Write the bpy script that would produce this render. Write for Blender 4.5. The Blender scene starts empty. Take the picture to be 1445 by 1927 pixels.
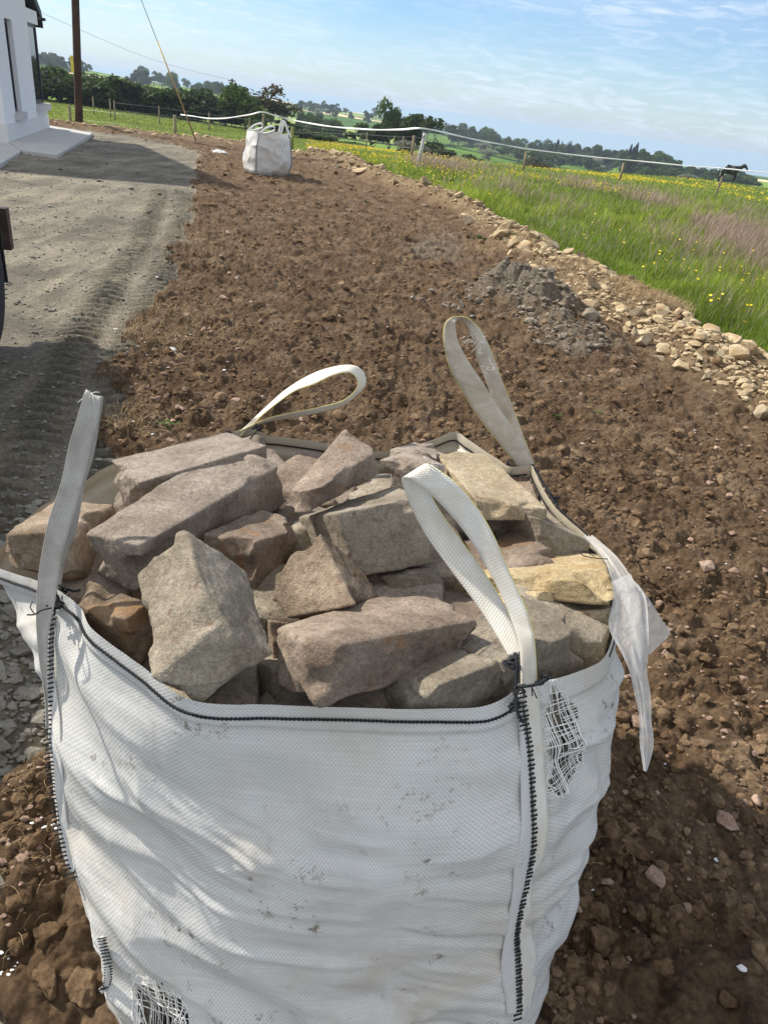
import bpy, math, random
import numpy as np
# ------------------------------------------------------------------ camera, sky, sun
SC = bpy.context.scene; COL = SC.collection
F_PX, CAM_H = 1340.0, 1.75
PITCH, ROLL = math.radians(29.7), math.radians(7.6)
_fw = np.array([0, math.cos(PITCH), -math.sin(PITCH)]); _up = np.array([0, math.sin(PITCH), math.cos(PITCH)]); _rt = np.array([1., 0, 0])
_R = _rt*math.cos(ROLL)+_up*math.sin(ROLL); _U = -_rt*math.sin(ROLL)+_up*math.cos(ROLL)
CAM = np.array([0, 0, CAM_H])
import mathutils, mathutils.kdtree
cd = bpy.data.cameras.new('camera'); cam = bpy.data.objects.new('camera', cd); COL.objects.link(cam)
cd.sensor_fit = 'VERTICAL'; cd.sensor_height = 36.0; cd.lens = F_PX/1927*36; cd.clip_start = .03; cd.clip_end = 80000
_M = mathutils.Matrix(((_R[0], _U[0], -_fw[0], 0), (_R[1], _U[1], -_fw[1], 0), (_R[2], _U[2], -_fw[2], CAM_H), (0, 0, 0, 1)))
cam.matrix_world = _M; SC.camera = cam
SUN_EL = math.radians(41); SUN_AZ = math.atan2(-.925, .38)        # azimuth measured from +Y towards +X
world = bpy.data.worlds.new('World'); SC.world = world; world.use_nodes = True
wt = world.node_tree; wt.nodes.clear()
def wn(t, **k):
    n = wt.nodes.new(t)
    for a, b in k.items(): setattr(n, a, b)
    return n
sky = wn('ShaderNodeTexSky', sky_type='NISHITA'); sky.sun_disc = False; sky.sun_elevation = SUN_EL; sky.sun_rotation = SUN_AZ
sky.air_density = 1.0; sky.dust_density = .35; sky.ozone_density = 3.0; sky.altitude = 50
tc = wn('ShaderNodeTexCoord'); mp = wn('ShaderNodeMapping'); mp.inputs['Scale'].default_value = (1.2, 2.2, 9.0); mp.inputs['Rotation'].default_value = (0, .06, .5)
n1 = wn('ShaderNodeTexNoise'); n1.inputs['Scale'].default_value = 1.6; n1.inputs['Detail'].default_value = 9; n1.inputs['Roughness'].default_value = .62; n1.inputs['Distortion'].default_value = .5
cr = wn('ShaderNodeValToRGB'); cr.color_ramp.elements[0].position = .29; cr.color_ramp.elements[1].position = .66
mp2 = wn('ShaderNodeMapping'); mp2.inputs['Scale'].default_value = (9, 14, 60); mp2.inputs['Rotation'].default_value = (0, .1, .7)
n2 = wn('ShaderNodeTexNoise'); n2.inputs['Scale'].default_value = 2.4; n2.inputs['Detail'].default_value = 6; n2.inputs['Distortion'].default_value = 1.2
cr2 = wn('ShaderNodeValToRGB'); cr2.color_ramp.elements[0].position = .45; cr2.color_ramp.elements[1].position = .75
mul = wn('ShaderNodeMath', operation='MULTIPLY'); add = wn('ShaderNodeMath', operation='MULTIPLY_ADD'); add.inputs[1].default_value = .40
mx = wn('ShaderNodeMixRGB'); mx.inputs['Color2'].default_value = (5.2, 5.9, 6.8, 1)
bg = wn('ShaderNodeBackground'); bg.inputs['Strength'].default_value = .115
wo = wn('ShaderNodeOutputWorld'); L = wt.links.new
L(tc.outputs['Generated'], mp.inputs['Vector']); L(mp.outputs[0], n1.inputs['Vector']); L(n1.outputs['Fac'], cr.inputs['Fac'])
L(tc.outputs['Generated'], mp2.inputs['Vector']); L(mp2.outputs[0], n2.inputs['Vector']); L(n2.outputs['Fac'], cr2.inputs['Fac'])
L(cr.outputs['Color'], mul.inputs[0]); L(cr2.outputs['Color'], mul.inputs[1]); L(cr.outputs['Color'], add.inputs[0]); L(mul.outputs[0], add.inputs[2])
cl = wn('ShaderNodeMath', operation='MULTIPLY'); cl.inputs[1].default_value = .85; L(add.outputs[0], cl.inputs[0])
tn = wn('ShaderNodeMixRGB', blend_type='MULTIPLY'); tn.inputs['Fac'].default_value = 1; tn.inputs['Color2'].default_value = (.60, .73, .88, 1); L(sky.outputs[0], tn.inputs['Color1']); L(tn.outputs[0], mx.inputs['Color1']); L(cl.outputs[0], mx.inputs['Fac']); # neutral fill light: bright veil added to the unseen sky behind and overhead
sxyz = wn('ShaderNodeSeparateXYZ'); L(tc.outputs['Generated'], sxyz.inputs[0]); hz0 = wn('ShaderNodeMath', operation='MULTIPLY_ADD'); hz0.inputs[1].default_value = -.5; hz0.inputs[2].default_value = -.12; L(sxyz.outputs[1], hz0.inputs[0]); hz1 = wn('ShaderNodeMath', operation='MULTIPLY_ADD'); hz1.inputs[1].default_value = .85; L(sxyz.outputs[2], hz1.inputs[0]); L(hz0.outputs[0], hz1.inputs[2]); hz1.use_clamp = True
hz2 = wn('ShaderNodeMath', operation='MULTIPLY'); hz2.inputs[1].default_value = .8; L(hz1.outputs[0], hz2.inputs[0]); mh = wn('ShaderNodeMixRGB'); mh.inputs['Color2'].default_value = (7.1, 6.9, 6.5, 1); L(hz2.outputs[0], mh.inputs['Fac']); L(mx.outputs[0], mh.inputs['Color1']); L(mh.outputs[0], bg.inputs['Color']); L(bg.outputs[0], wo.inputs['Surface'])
sd = bpy.data.lights.new('sun', 'SUN'); sd.energy = 4.4; sd.angle = math.radians(1.2); sd.color = (1, .94, .84)
sun = bpy.data.objects.new('sun', sd); COL.objects.link(sun)
_s = mathutils.Vector((math.sin(SUN_AZ)*math.cos(SUN_EL), math.cos(SUN_AZ)*math.cos(SUN_EL), math.sin(SUN_EL)))
sun.rotation_euler = _s.to_track_quat('Z', 'Y').to_euler(); sun.location = (-8, 3, 9)
SC.view_settings.view_transform = 'Standard'; SC.view_settings.look = 'None'; SC.view_settings.gamma = 1; SC.view_settings.exposure = 0.56
SC.cycles.max_bounces = 6; SC.cycles.transparent_max_bounces = 12; SC.cycles.volume_bounces = 0; SC.cycles.use_denoising = True
RNG = np.random.default_rng(7); random.seed(7)

# ------------------------------------------------------------------ helpers
def ray(x, y):
    d = _fw*F_PX+_R*(x-722.5)-_U*(y-963.5); return d/np.linalg.norm(d)
def pz(x, y, z=0.):                      # point of the line of sight at height z
    d = ray(x, y); return CAM+d*((z-CAM_H)/d[2])
def py_(x, y, wy):
    d = ray(x, y); return CAM+d*(wy/d[1])
def pr(x, y, r): return CAM+ray(x, y)*r
def paz(x, y):
    d = ray(x, y); return math.degrees(math.atan2(d[0], d[1]))
def sst(a, b, x):
    t = np.clip((x-a)/(b-a), 0, 1); return t*t*(3-2*t)
def _h(ix, iy, iz, seed):
    n = (ix.astype(np.int64)*374761393+iy.astype(np.int64)*668265263+iz.astype(np.int64)*2147483647+seed*1274126177) & 0xffffffff
    n = ((n ^ (n >> 13))*1274126177) & 0xffffffff; n = ((n ^ (n >> 16))*2246822519) & 0xffffffff
    return ((n ^ (n >> 15)) & 0xffff)/65535.0
def noise2(x, y, seed=0):
    x = np.asarray(x, float); y = np.asarray(y, float); ix = np.floor(x); iy = np.floor(y); fx = x-ix; fy = y-iy
    fx = fx*fx*(3-2*fx); fy = fy*fy*(3-2*fy); z = np.zeros_like(ix)
    a = _h(ix, iy, z, seed); b = _h(ix+1, iy, z, seed); c = _h(ix, iy+1, z, seed); d = _h(ix+1, iy+1, z, seed)
    return (a*(1-fx)+b*fx)*(1-fy)+(c*(1-fx)+d*fx)*fy
def noise3(x, y, z, seed=0):
    ix, iy, iz = np.floor(x), np.floor(y), np.floor(z); fx, fy, fz = x-ix, y-iy, z-iz
    fx, fy, fz = [f*f*(3-2*f) for f in (fx, fy, fz)]; o = 0
    for dx in (0, 1):
        for dy in (0, 1):
            for dz in (0, 1):
                o = o+_h(ix+dx, iy+dy, iz+dz, seed)*(fx if dx else 1-fx)*(fy if dy else 1-fy)*(fz if dz else 1-fz)
    return o
def fbm2(x, y, s, oct=4, seed=0):
    o = 0; a = 1; t = 0
    for i in range(oct): o = o+a*noise2(x/s+17*i, y/s-9*i, seed+i); t += a; a *= .5; s *= .5
    return o/t-.5
def fbm3(P, s, oct=3, seed=0):
    o = 0; a = 1; t = 0
    for i in range(oct): o = o+a*noise3(P[:, 0]/s+5*i, P[:, 1]/s, P[:, 2]/s, seed+i); t += a; a *= .5; s *= .5
    return o/t-.5
def mesh(name, V, Fs, mat=None, smooth=True, uv=None, attr=None, mid=None):
    """V (n,3); Fs a list of (m,k) integer arrays; uv (n,2) per vertex; attr {name: (n,) or (n,4)}; mid material index per face"""
    me = bpy.data.meshes.new(name); V = np.asarray(V, np.float32)
    if not isinstance(Fs, (list, tuple)): Fs = [Fs]
    Fs = [np.asarray(f, np.int32) for f in Fs if len(f)]
    li = np.concatenate([f.ravel() for f in Fs]); tot = np.concatenate([np.full(len(f), f.shape[1], np.int32) for f in Fs]); st = np.concatenate([[0], np.cumsum(tot)[:-1]]).astype(np.int32)
    me.vertices.add(len(V)); me.vertices.foreach_set('co', V.ravel()); me.loops.add(len(li)); me.loops.foreach_set('vertex_index', li)
    me.polygons.add(len(tot)); me.polygons.foreach_set('loop_start', st)
    if len(tot)*8 == len(V)*6 and len(V) < 400: smooth = False
    me.polygons.foreach_set('use_smooth', np.full(len(tot), bool(smooth)))
    if mid is not None: me.polygons.foreach_set('material_index', np.asarray(mid, np.int32))
    if uv is not None:
        u = me.uv_layers.new(name='UVMap'); u.data.foreach_set('uv', np.asarray(uv, np.float32)[li].ravel())
    for k, a in (attr or {}).items():
        a = np.asarray(a, np.float32)
        if a.ndim == 1: me.attributes.new(k, 'FLOAT', 'POINT').data.foreach_set('value', a)
        else: me.attributes.new(k, 'FLOAT_COLOR', 'POINT').data.foreach_set('color', a.ravel())
    for m in (mat if isinstance(mat, (list, tuple)) else [mat]):
        if m: me.materials.append(m)
    me.update(calc_edges=True); return me
def link(name, me, parent=None, loc=(0, 0, 0), **props):
    o = bpy.data.objects.new(name, me); COL.objects.link(o); o.location = loc
    if parent is not None: o.parent = parent
    for k, v in props.items():
        if v: o[k] = v
    return o
class Thing:
    def __init__(s, name, label, category, org=(0, 0, 0), group=None):
        s.org = np.array(org, float); s.o = link(name, None, None, tuple(s.org), label=label, category=category, group=group)
    def part(s, name, V, Fs, mat, parent=None, **k):
        lab = k.pop('label', None); me = mesh(name, np.asarray(V)-s.org, Fs, mat, **k)
        return link(name, me, parent or s.o, label=lab)
def copy_tree(o, parent=None):
    c = o.copy(); COL.objects.link(c)
    if parent is not None: c.parent = parent
    for ch in list(o.children): copy_tree(ch, c)
    return c
def join(ms):
    """merge [(V, [faces...]) ...] into one V, faces"""
    Vs, Fq, Ft, n = [], [], [], 0
    for V, Fs in ms:
        for f in (Fs if isinstance(Fs, (list, tuple)) else [Fs]):
            f = np.asarray(f)
            if len(f): (Fq if f.shape[1] == 4 else Ft).append(f+n)
        Vs.append(np.asarray(V)); n += len(V)
    out = []
    if Fq: out.append(np.concatenate(Fq))
    if Ft: out.append(np.concatenate(Ft))
    return np.concatenate(Vs), out
def grid_faces(nu, nv, closed=False):
    i = np.arange(nu if closed else nu-1)[:, None]; j = np.arange(nv-1)[None]; i2 = (i+1) % nu
    a = i*nv+j; b = i2*nv+j; return np.stack([a, b, b+1, a+1], -1).reshape(-1, 4)
def spline(P, n, closed=False):
    P = np.asarray(P, float); m = len(P)
    d = np.linalg.norm(np.diff(np.vstack([P, P[:1]]) if closed else P, axis=0), axis=1)**.5; t = np.concatenate([[0], np.cumsum(d)])
    u = np.linspace(0, t[-1], n, endpoint=not closed); out = []
    for x in u:
        k = min(max(int(np.searchsorted(t, x, 'right'))-1, 0), len(t)-2); s = (x-t[k])/(t[k+1]-t[k]+1e-12)
        g = (lambda i: P[i % m]) if closed else (lambda i: P[min(max(i, 0), m-1)])
        p0, p1, p2, p3 = g(k-1), g(k), g(k+1), g(k+2)
        out.append(.5*((2*p1)+(p2-p0)*s+(2*p0-5*p1+4*p2-p3)*s*s+(3*p1-p0-3*p2+p3)*s**3))
    return np.array(out)
def tube(P, r, k=6, caps=True):
    P = np.asarray(P, float); n = len(P); r = np.broadcast_to(np.asarray(r, float), (n,))
    T = np.gradient(P, axis=0); T /= np.linalg.norm(T, axis=1)[:, None]+1e-12
    up = np.array([0, 0, 1.]) if abs(T[0][2]) < .9 else np.array([1., 0, 0]); A = []; a = up
    for t in T: a = a-t*(a@t); a = a/(np.linalg.norm(a)+1e-12); A.append(a)
    A = np.array(A); B = np.cross(T, A); th = np.linspace(0, 2*math.pi, k, endpoint=False)
    V = P[:, None]+r[:, None, None]*(A[:, None]*np.cos(th)[None, :, None]+B[:, None]*np.sin(th)[None, :, None]); V = V.reshape(-1, 3)
    i = np.arange(n-1)[:, None]; j = np.arange(k)[None]; a = i*k+j; b = i*k+(j+1) % k
    Fq = np.stack([a, b, b+k, a+k], -1).reshape(-1, 4); Fs = [Fq]
    if caps:
        V = np.vstack([V, P[:1], P[-1:]]); c0 = n*k; j = np.arange(k)
        Fs.append(np.concatenate([np.stack([np.full(k, c0), (j+1) % k, j], 1), np.stack([np.full(k, c0+1), (n-1)*k+j, (n-1)*k+(j+1) % k], 1)]))
    return V, Fs
def box(x0, x1, y0, y1, z0, z1, rot=0, org=(0, 0, 0), bev=0.):
    if bev:
        xs = [x0, x0+bev, x1-bev, x1]
    P = np.array([[x, y, z] for x in (x0, x1) for y in (y0, y1) for z in (z0, z1)], float)
    c, s = math.cos(rot), math.sin(rot); P = np.stack([P[:, 0]*c-P[:, 1]*s, P[:, 0]*s+P[:, 1]*c, P[:, 2]], 1)+np.array(org)
    return P, [np.array([[0, 1, 3, 2], [4, 6, 7, 5], [0, 4, 5, 1], [2, 3, 7, 6], [0, 2, 6, 4], [1, 5, 7, 3]])]
def hexa(P8):                             # bottom four then top four, same order round
    return np.array(P8, float), [np.array([[3, 2, 1, 0], [4, 5, 6, 7], [0, 1, 5, 4], [1, 2, 6, 5], [2, 3, 7, 6], [3, 0, 4, 7]])]

# ------------------------------------------------------------------ materials
def NM(name):
    m = bpy.data.materials.new(name); m.use_nodes = True; nt = m.node_tree; b = nt.nodes['Principled BSDF']
    b.inputs['Roughness'].default_value = .85; b.inputs['Specular IOR Level'].default_value = .3
    return m, nt, b
def N(nt, t, **k):
    n = nt.nodes.new(t)
    for a, b in k.items():
        if a.startswith('i_'): n.inputs[a[2:].replace('_', ' ')].default_value = b
        else: setattr(n, a, b)
    return n
def ramp(nt, fac, stops):
    r = N(nt, 'ShaderNodeValToRGB'); e = r.color_ramp.elements
    while len(e) < len(stops): e.new(.5)
    for i, (p, c) in enumerate(stops): e[i].position = p; e[i].color = (*c, 1) if len(c) == 3 else c
    nt.links.new(fac, r.inputs['Fac']); return r.outputs['Color']
def mixc(nt, fac, a, b, mode='MIX'):
    m = N(nt, 'ShaderNodeMixRGB', blend_type=mode)
    for s, v in (('Fac', fac), ('Color1', a), ('Color2', b)):
        if hasattr(v, 'links') or hasattr(v, 'is_linked'): nt.links.new(v, m.inputs[s])
        else: m.inputs[s].default_value = v if s == 'Fac' else (*v, 1)
    return m.outputs['Color']
def tnoise(nt, scale, detail=4, rough=.6, vec=None, dist=0):
    n = N(nt, 'ShaderNodeTexNoise'); n.inputs['Scale'].default_value = scale; n.inputs['Detail'].default_value = detail; n.inputs['Roughness'].default_value = rough; n.inputs['Distortion'].default_value = dist
    if vec is not None: nt.links.new(vec, n.inputs['Vector'])
    return n.outputs['Fac']
def objv(nt): return N(nt, 'ShaderNodeTexCoord').outputs['Object']
def bump(nt, b, h, strength=.5, dist=.01, prev=None):
    n = N(nt, 'ShaderNodeBump'); n.inputs['Strength'].default_value = strength; n.inputs['Distance'].default_value = dist
    nt.links.new(h, n.inputs['Height'])
    if prev is not None: nt.links.new(prev, n.inputs['Normal'])
    nt.links.new(n.outputs[0], b.inputs['Normal']); return n.outputs[0]
def plain(name, c, rough=.7, var=.25, scale=30, metal=0, bmp=.0):
    m, nt, b = NM(name); v = objv(nt); f = tnoise(nt, scale, 4, .6, v)
    nt.links.new(ramp(nt, f, [(.3, tuple(x*(1-var) for x in c)), (.7, tuple(min(1, x*(1+var)) for x in c))]), b.inputs['Base Color'])
    b.inputs['Roughness'].default_value = rough; b.inputs['Metallic'].default_value = metal
    if bmp: bump(nt, b, tnoise(nt, scale*3, 4, .6, v), .6, bmp)
    return m
def attr(nt, name, out='Fac'): return N(nt, 'ShaderNodeAttribute', attribute_name=name).outputs[out]

def stone_mat(name, base, light, dark, rust=(.30, .13, .03), rust_amt=.0, green=0.):
    m, nt, b = NM(name); geo = N(nt, 'ShaderNodeNewGeometry').outputs['Position']
    oi = N(nt, 'ShaderNodeObjectInfo').outputs['Random']
    c = ramp(nt, tnoise(nt, 9, 6, .62, geo), [(.3, dark), (.5, base), (.72, light)])
    c = mixc(nt, 1., c, ramp(nt, tnoise(nt, 90, 6, .75, geo), [(.3, (.70, .68, .66)), (.5, (1, 1, 1)), (.7, (1.28, 1.27, 1.25))]), 'MULTIPLY')
    vo = N(nt, 'ShaderNodeTexVoronoi'); vo.inputs['Scale'].default_value = 330; nt.links.new(geo, vo.inputs['Vector'])
    c = mixc(nt, .55, c, ramp(nt, vo.outputs['Color'], [(.1, (.55, .5, .47)), (.6, (1, 1, 1)), (1, (1.25, 1.25, 1.2))]), 'MULTIPLY')
    sp = N(nt, 'ShaderNodeTexVoronoi'); sp.inputs['Scale'].default_value = 26; nt.links.new(geo, sp.inputs['Vector'])
    c = mixc(nt, ramp(nt, sp.outputs['Distance'], [(.10, (.45, .45, .45)), (.17, (0, 0, 0))]), c, (.13, .045, .03))
    if rust_amt:
        c = mixc(nt, ramp(nt, tnoise(nt, 7, 5, .6, geo, .6), [(.62-rust_amt, (0, 0, 0)), (.74-rust_amt*.6, (.85, .85, .85))]), c, rust)
    if green: c = mixc(nt, ramp(nt, tnoise(nt, 11, 4, .6, geo, 1.), [(.5, (0, 0, 0)), (.7, (green,)*3)]), c, (.16, .17, .08))
    # pale mineral grains and scuffs
    c = mixc(nt, ramp(nt, tnoise(nt, 38, 7, .8, geo), [(.63, (0, 0, 0)), (.72, (.6, .6, .6))]), c, tuple(min(.75, x*1.9) for x in light))
    hs = N(nt, 'ShaderNodeHueSaturation'); nt.links.new(c, hs.inputs['Color'])
    mr = N(nt, 'ShaderNodeMapRange'); nt.links.new(oi, mr.inputs[0]); mr.inputs[3].default_value = .85; mr.inputs[4].default_value = 1.15; nt.links.new(mr.outputs[0], hs.inputs['Value'])
    nt.links.new(hs.outputs[0], b.inputs['Base Color']); b.inputs['Roughness'].default_value = .88
    p = bump(nt, b, tnoise(nt, 30, 9, .68, geo), .9, .011); p = bump(nt, b, tnoise(nt, 260, 4, .7, geo), .75, .0022, p)
    bump(nt, b, vo.outputs['Distance'], .4, .0015, p)
    return m
M_pink = stone_mat('sandstone_pink', (.315, .262, .212), (.45, .385, .32), (.205, .162, .125))
M_grey = stone_mat('sandstone_grey', (.275, .236, .180), (.41, .358, .282), (.178, .146, .108), green=.03)
M_brown = stone_mat('sandstone_brown', (.245, .19, .145), (.40, .325, .255), (.14, .102, .074), rust_amt=.02)
M_rust = stone_mat('sandstone_rusty', (.265, .203, .145), (.42, .33, .245), (.15, .108, .072), rust=(.33, .17, .05), rust_amt=.06)
M_tan = stone_mat('sandstone_tan', (.37, .30, .20), (.48, .405, .29), (.26, .20, .13), green=.3)
M_yellow = stone_mat('sandstone_yellow', (.50, .39, .22), (.62, .52, .33), (.36, .27, .15), rust=(.42, .27, .1), rust_amt=.08)
M_rubble = stone_mat('rubble_stone', (.46, .36, .22), (.64, .54, .37), (.29, .21, .12), rust=(.42, .26, .12), rust_amt=.08)
M_pebble = stone_mat('field_pebble', (.36, .25, .185), (.50, .38, .30), (.22, .14, .10))

def ground_mats():
    # soil, with the sandy rubble bank, grey stone dust and dark patches blended from masks
    m, nt, b = NM('dug_soil'); g = N(nt, 'ShaderNodeNewGeometry').outputs['Position']
    c = ramp(nt, tnoise(nt, 3.2, 8, .62, g), [(.3, (.100, .062, .035)), (.5, (.178, .118, .071)), (.7, (.28, .20, .13))])
    c = mixc(nt, 1, c, ramp(nt, tnoise(nt, 45, 6, .7, g), [(.3, (.45, .43, .41)), (.5, (1, 1, 1)), (.72, (1.65, 1.62, 1.55))]), 'MULTIPLY')
    c = mixc(nt, ramp(nt, tnoise(nt, 160, 3, .6, g), [(.66, (0, 0, 0)), (.72, (.55, .55, .55))]), c, (.36, .27, .19))
    sand = ramp(nt, tnoise(nt, 14, 7, .7, g), [(.3, (.17, .115, .066)), (.5, (.34, .245, .14)), (.72, (.52, .41, .26))])
    c = mixc(nt, attr(nt, 'sand'), c, sand)
    grey = ramp(nt, tnoise(nt, 28, 7, .75, g), [(.32, (.12, .094, .068)), (.5, (.265, .225, .17)), (.7, (.41, .36, .285))])
    c = mixc(nt, attr(nt, 'grey'), c, grey)
    nt.links.new(c, b.inputs['Base Color']); b.inputs['Roughness'].default_value = .95; b.inputs['Specular IOR Level'].default_value = .12
    p = bump(nt, b, tnoise(nt, 26, 10, .8, g), 1., .05); bump(nt, b, tnoise(nt, 150, 5, .75, g), 1., .010, p); soil = m
    m, nt, b = NM('compacted_gravel'); g = N(nt, 'ShaderNodeNewGeometry').outputs['Position']
    c = ramp(nt, tnoise(nt, 1.1, 6, .6, g), [(.32, (.105, .092, .070)), (.5, (.165, .146, .112)), (.68, (.225, .20, .152))])
    mp = N(nt, 'ShaderNodeMapping'); mp.inputs['Rotation'].default_value = (0, 0, math.radians(-22)); mp.inputs['Scale'].default_value = (2.0, .45, 1); nt.links.new(g, mp.inputs[0])
    c = mixc(nt, ramp(nt, tnoise(nt, 1.3, 6, .65, mp.outputs[0], .5), [(.47, (0, 0, 0)), (.66, (.7, .7, .7))]), c, (.33, .29, .21))
    c = mixc(nt, attr(nt, 'track'), c, (.125, .115, .09))
    c = mixc(nt, 1, c, ramp(nt, tnoise(nt, 70, 7, .78, g), [(.3, (.52, .52, .52)), (.5, (.98, .98, .98)), (.72, (1.5, 1.48, 1.45))]), 'MULTIPLY')
    vo = N(nt, 'ShaderNodeTexVoronoi'); vo.inputs['Scale'].default_value = 38; nt.links.new(g, vo.inputs['Vector'])
    c = mixc(nt, .6, c, ramp(nt, vo.outputs['Color'], [(0, (.6, .6, .6)), (.6, (1, 1, 1)), (1, (1.5, 1.5, 1.5))]), 'MULTIPLY')
    nt.links.new(c, b.inputs['Base Color']); b.inputs['Roughness'].default_value = .93; b.inputs['Specular IOR Level'].default_value = .15
    p = bump(nt, b, tnoise(nt, 60, 8, .75, g), 1., .012); bump(nt, b, vo.outputs['Distance'], .5, .006, p); gravel = m
    m, nt, b = NM('meadow_ground'); g = N(nt, 'ShaderNodeNewGeometry').outputs['Position']
    c = ramp(nt, tnoise(nt, .35, 8, .65, g), [(.3, (.12, .16, .028)), (.5, (.20, .225, .048)), (.7, (.27, .27, .08))])
    c = mixc(nt, 1, c, ramp(nt, tnoise(nt, 9, 7, .8, g), [(.3, (.6, .62, .6)), (.7, (1.35, 1.3, 1.3))]), 'MULTIPLY')
    nt.links.new(c, b.inputs['Base Color']); b.inputs['Roughness'].default_value = .95; b.inputs['Specular IOR Level'].default_value = .1
    bump(nt, b, tnoise(nt, 14, 8, .8, g), 1., .08); field = m
    m, nt, b = NM('far_fields'); g = N(nt, 'ShaderNodeNewGeometry').outputs['Position']
    mp = N(nt, 'ShaderNodeMapping'); mp.inputs['Rotation'].default_value = (0, 0, .5); mp.inputs['Scale'].default_value = (1.25, .55, 0); nt.links.new(g, mp.inputs[0])
    vo = N(nt, 'ShaderNodeTexVoronoi'); vo.inputs['Scale'].default_value = .011; vo.inputs['Randomness'].default_value = .8; nt.links.new(mp.outputs[0], vo.inputs['Vector'])
    ve = N(nt, 'ShaderNodeTexVoronoi', feature='DISTANCE_TO_EDGE'); ve.inputs['Scale'].default_value = .011; ve.inputs['Randomness'].default_value = .8; nt.links.new(mp.outputs[0], ve.inputs['Vector'])
    sx = N(nt, 'ShaderNodeSeparateColor'); nt.links.new(vo.outputs['Color'], sx.inputs[0])
    r = ramp(nt, sx.outputs[0], [(0, (.075, .14, .03)), (.22, (.18, .29, .055)), (.42, (.045, .09, .022)), (.55, (.27, .34, .10)), (.70, (.66, .56, .30)), (.82, (.11, .19, .035))])
    for n in nt.nodes:
        if n.type == 'VALTORGB' and len(n.color_ramp.elements) == 6: n.color_ramp.interpolation = 'CONSTANT'
    c = mixc(nt, ramp(nt, ve.outputs['Distance'], [(.02, (1, 1, 1)), (.04, (0, 0, 0))]), r, (.02, .038, .014))
    c = mixc(nt, 1, c, ramp(nt, tnoise(nt, .05, 8, .7, g), [(.3, (.8, .8, .8)), (.7, (1.2, 1.2, 1.2))]), 'MULTIPLY')
    nt.links.new(c, b.inputs['Base Color']); b.inputs['Roughness'].default_value = 1; b.inputs['Specular IOR Level'].default_value = 0
    return soil, gravel, field, m
M_soil, M_gravel, M_field, M_far = ground_mats()
def leaf_mat(name, a, bcol, trans=.35, scale=3.):
    m, nt, b = NM(name); g = N(nt, 'ShaderNodeNewGeometry').outputs['Position']; oi = N(nt, 'ShaderNodeObjectInfo').outputs['Random']
    c = ramp(nt, tnoise(nt, scale, 5, .7, g), [(.3, a), (.7, bcol)])
    hs = N(nt, 'ShaderNodeHueSaturation'); nt.links.new(c, hs.inputs['Color']); mr = N(nt, 'ShaderNodeMapRange'); nt.links.new(oi, mr.inputs[0]); mr.inputs[3].default_value = .7; mr.inputs[4].default_value = 1.3; nt.links.new(mr.outputs[0], hs.inputs['Value'])
    nt.links.new(hs.outputs[0], b.inputs['Base Color']); b.inputs['Roughness'].default_value = .7
    if trans:
        tr = N(nt, 'ShaderNodeBsdfTranslucent'); nt.links.new(hs.outputs[0], tr.inputs['Color']); ms = N(nt, 'ShaderNodeMixShader'); ms.inputs[0].default_value = trans
        nt.links.new(b.outputs[0], ms.inputs[1]); nt.links.new(tr.outputs[0], ms.inputs[2]); nt.links.new(ms.outputs[0], nt.nodes['Material Output'].inputs['Surface'])
    return m
M_leaf = leaf_mat('leaves_dark', (.026, .052, .010), (.075, .115, .022)); M_leaf2 = leaf_mat('leaves_mid', (.04, .075, .014), (.10, .15, .03))
M_leaf3 = leaf_mat('leaves_brownish', (.06, .055, .025), (.13, .11, .06)); M_blos = leaf_mat('hawthorn_blossom', (.14, .15, .09), (.42, .42, .34))
M_conif = leaf_mat('conifer_needles', (.012, .026, .012), (.03, .05, .022), .1)
M_bark = plain('bark', (.07, .052, .038), .95, .4, 8)
M_white_weave = None
# ------------------------------------------------------------------ the ground
def _tab(L, extra_lo=(), extra_hi=()):
    a = []
    for x, y in L: p = pz(x, y, 0); a.append((math.degrees(math.atan2(p[0], p[1])), math.hypot(p[0], p[1])))
    a = sorted(a); a = list(extra_lo)+a+list(extra_hi); return np.array(a).T
T_FIELD = _tab([(1445, 690), (1310, 640), (1290, 600), (1140, 525), (1040, 480), (900, 400), (800, 370), (700, 330), (640, 295), (560, 290), (380, 250), (95, 228)], [(-80, 26), (-40, 27)], [(38, 5.3), (50, 3.9), (80, 3)])
T_STONE = np.array([(-80, 24), (-40, 25), (-26, 26.8), (-16, 27.5), (-12, 25.5), (-7, 22), (-4.06, 19.2), (-1.6, 17.2), (2, 15.5), (4.3, 13), (8.9, 9.5), (13.4, 8.), (17.8, 7.3), (22.3, 6.28), (28.2, 5.8), (38, 4.0), (50, 3.0), (80, 2.2)]).T
_G = [(375, 290), (365, 400), (340, 470), (300, 560), (240, 640), (215, 700), (205, 860), (120, 1380), (0, 1500)]
T_GRAV = np.array(sorted([(math.hypot(*pz(x, y)[:2]), math.degrees(math.atan2(pz(x, y)[0], pz(x, y)[1]))) for x, y in _G])).T
T_GEND = np.array([(-80, 23), (-30, 25.), (-25.7, 26.), (-23.1, 25.6), (-17.6, 24.2), (-16, 21.5)]).T
AZC = np.array([paz(x, 190+(x-722)*.1334) for x in (-400, 0, 75, 250, 450, 600, 750, 900, 1000, 1200, 1300, 1445, 1800)])
Z200 = np.array([-4, -4, -4.5, -5.5, -6.5, -8, -8.5, -9, -9.5, -9, -7, -6.2, -6.2])
RTOP = np.array([600, 600, 600, 600, 700, 1000, 1000, 900, 760, 720, 620, 560, 560.])
ZTOP = np.array([-1, -1.2, -1.6, -4.6, -8.2, -12.5, -14, -16, -18, -18, -15.5, -13, -13])
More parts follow.
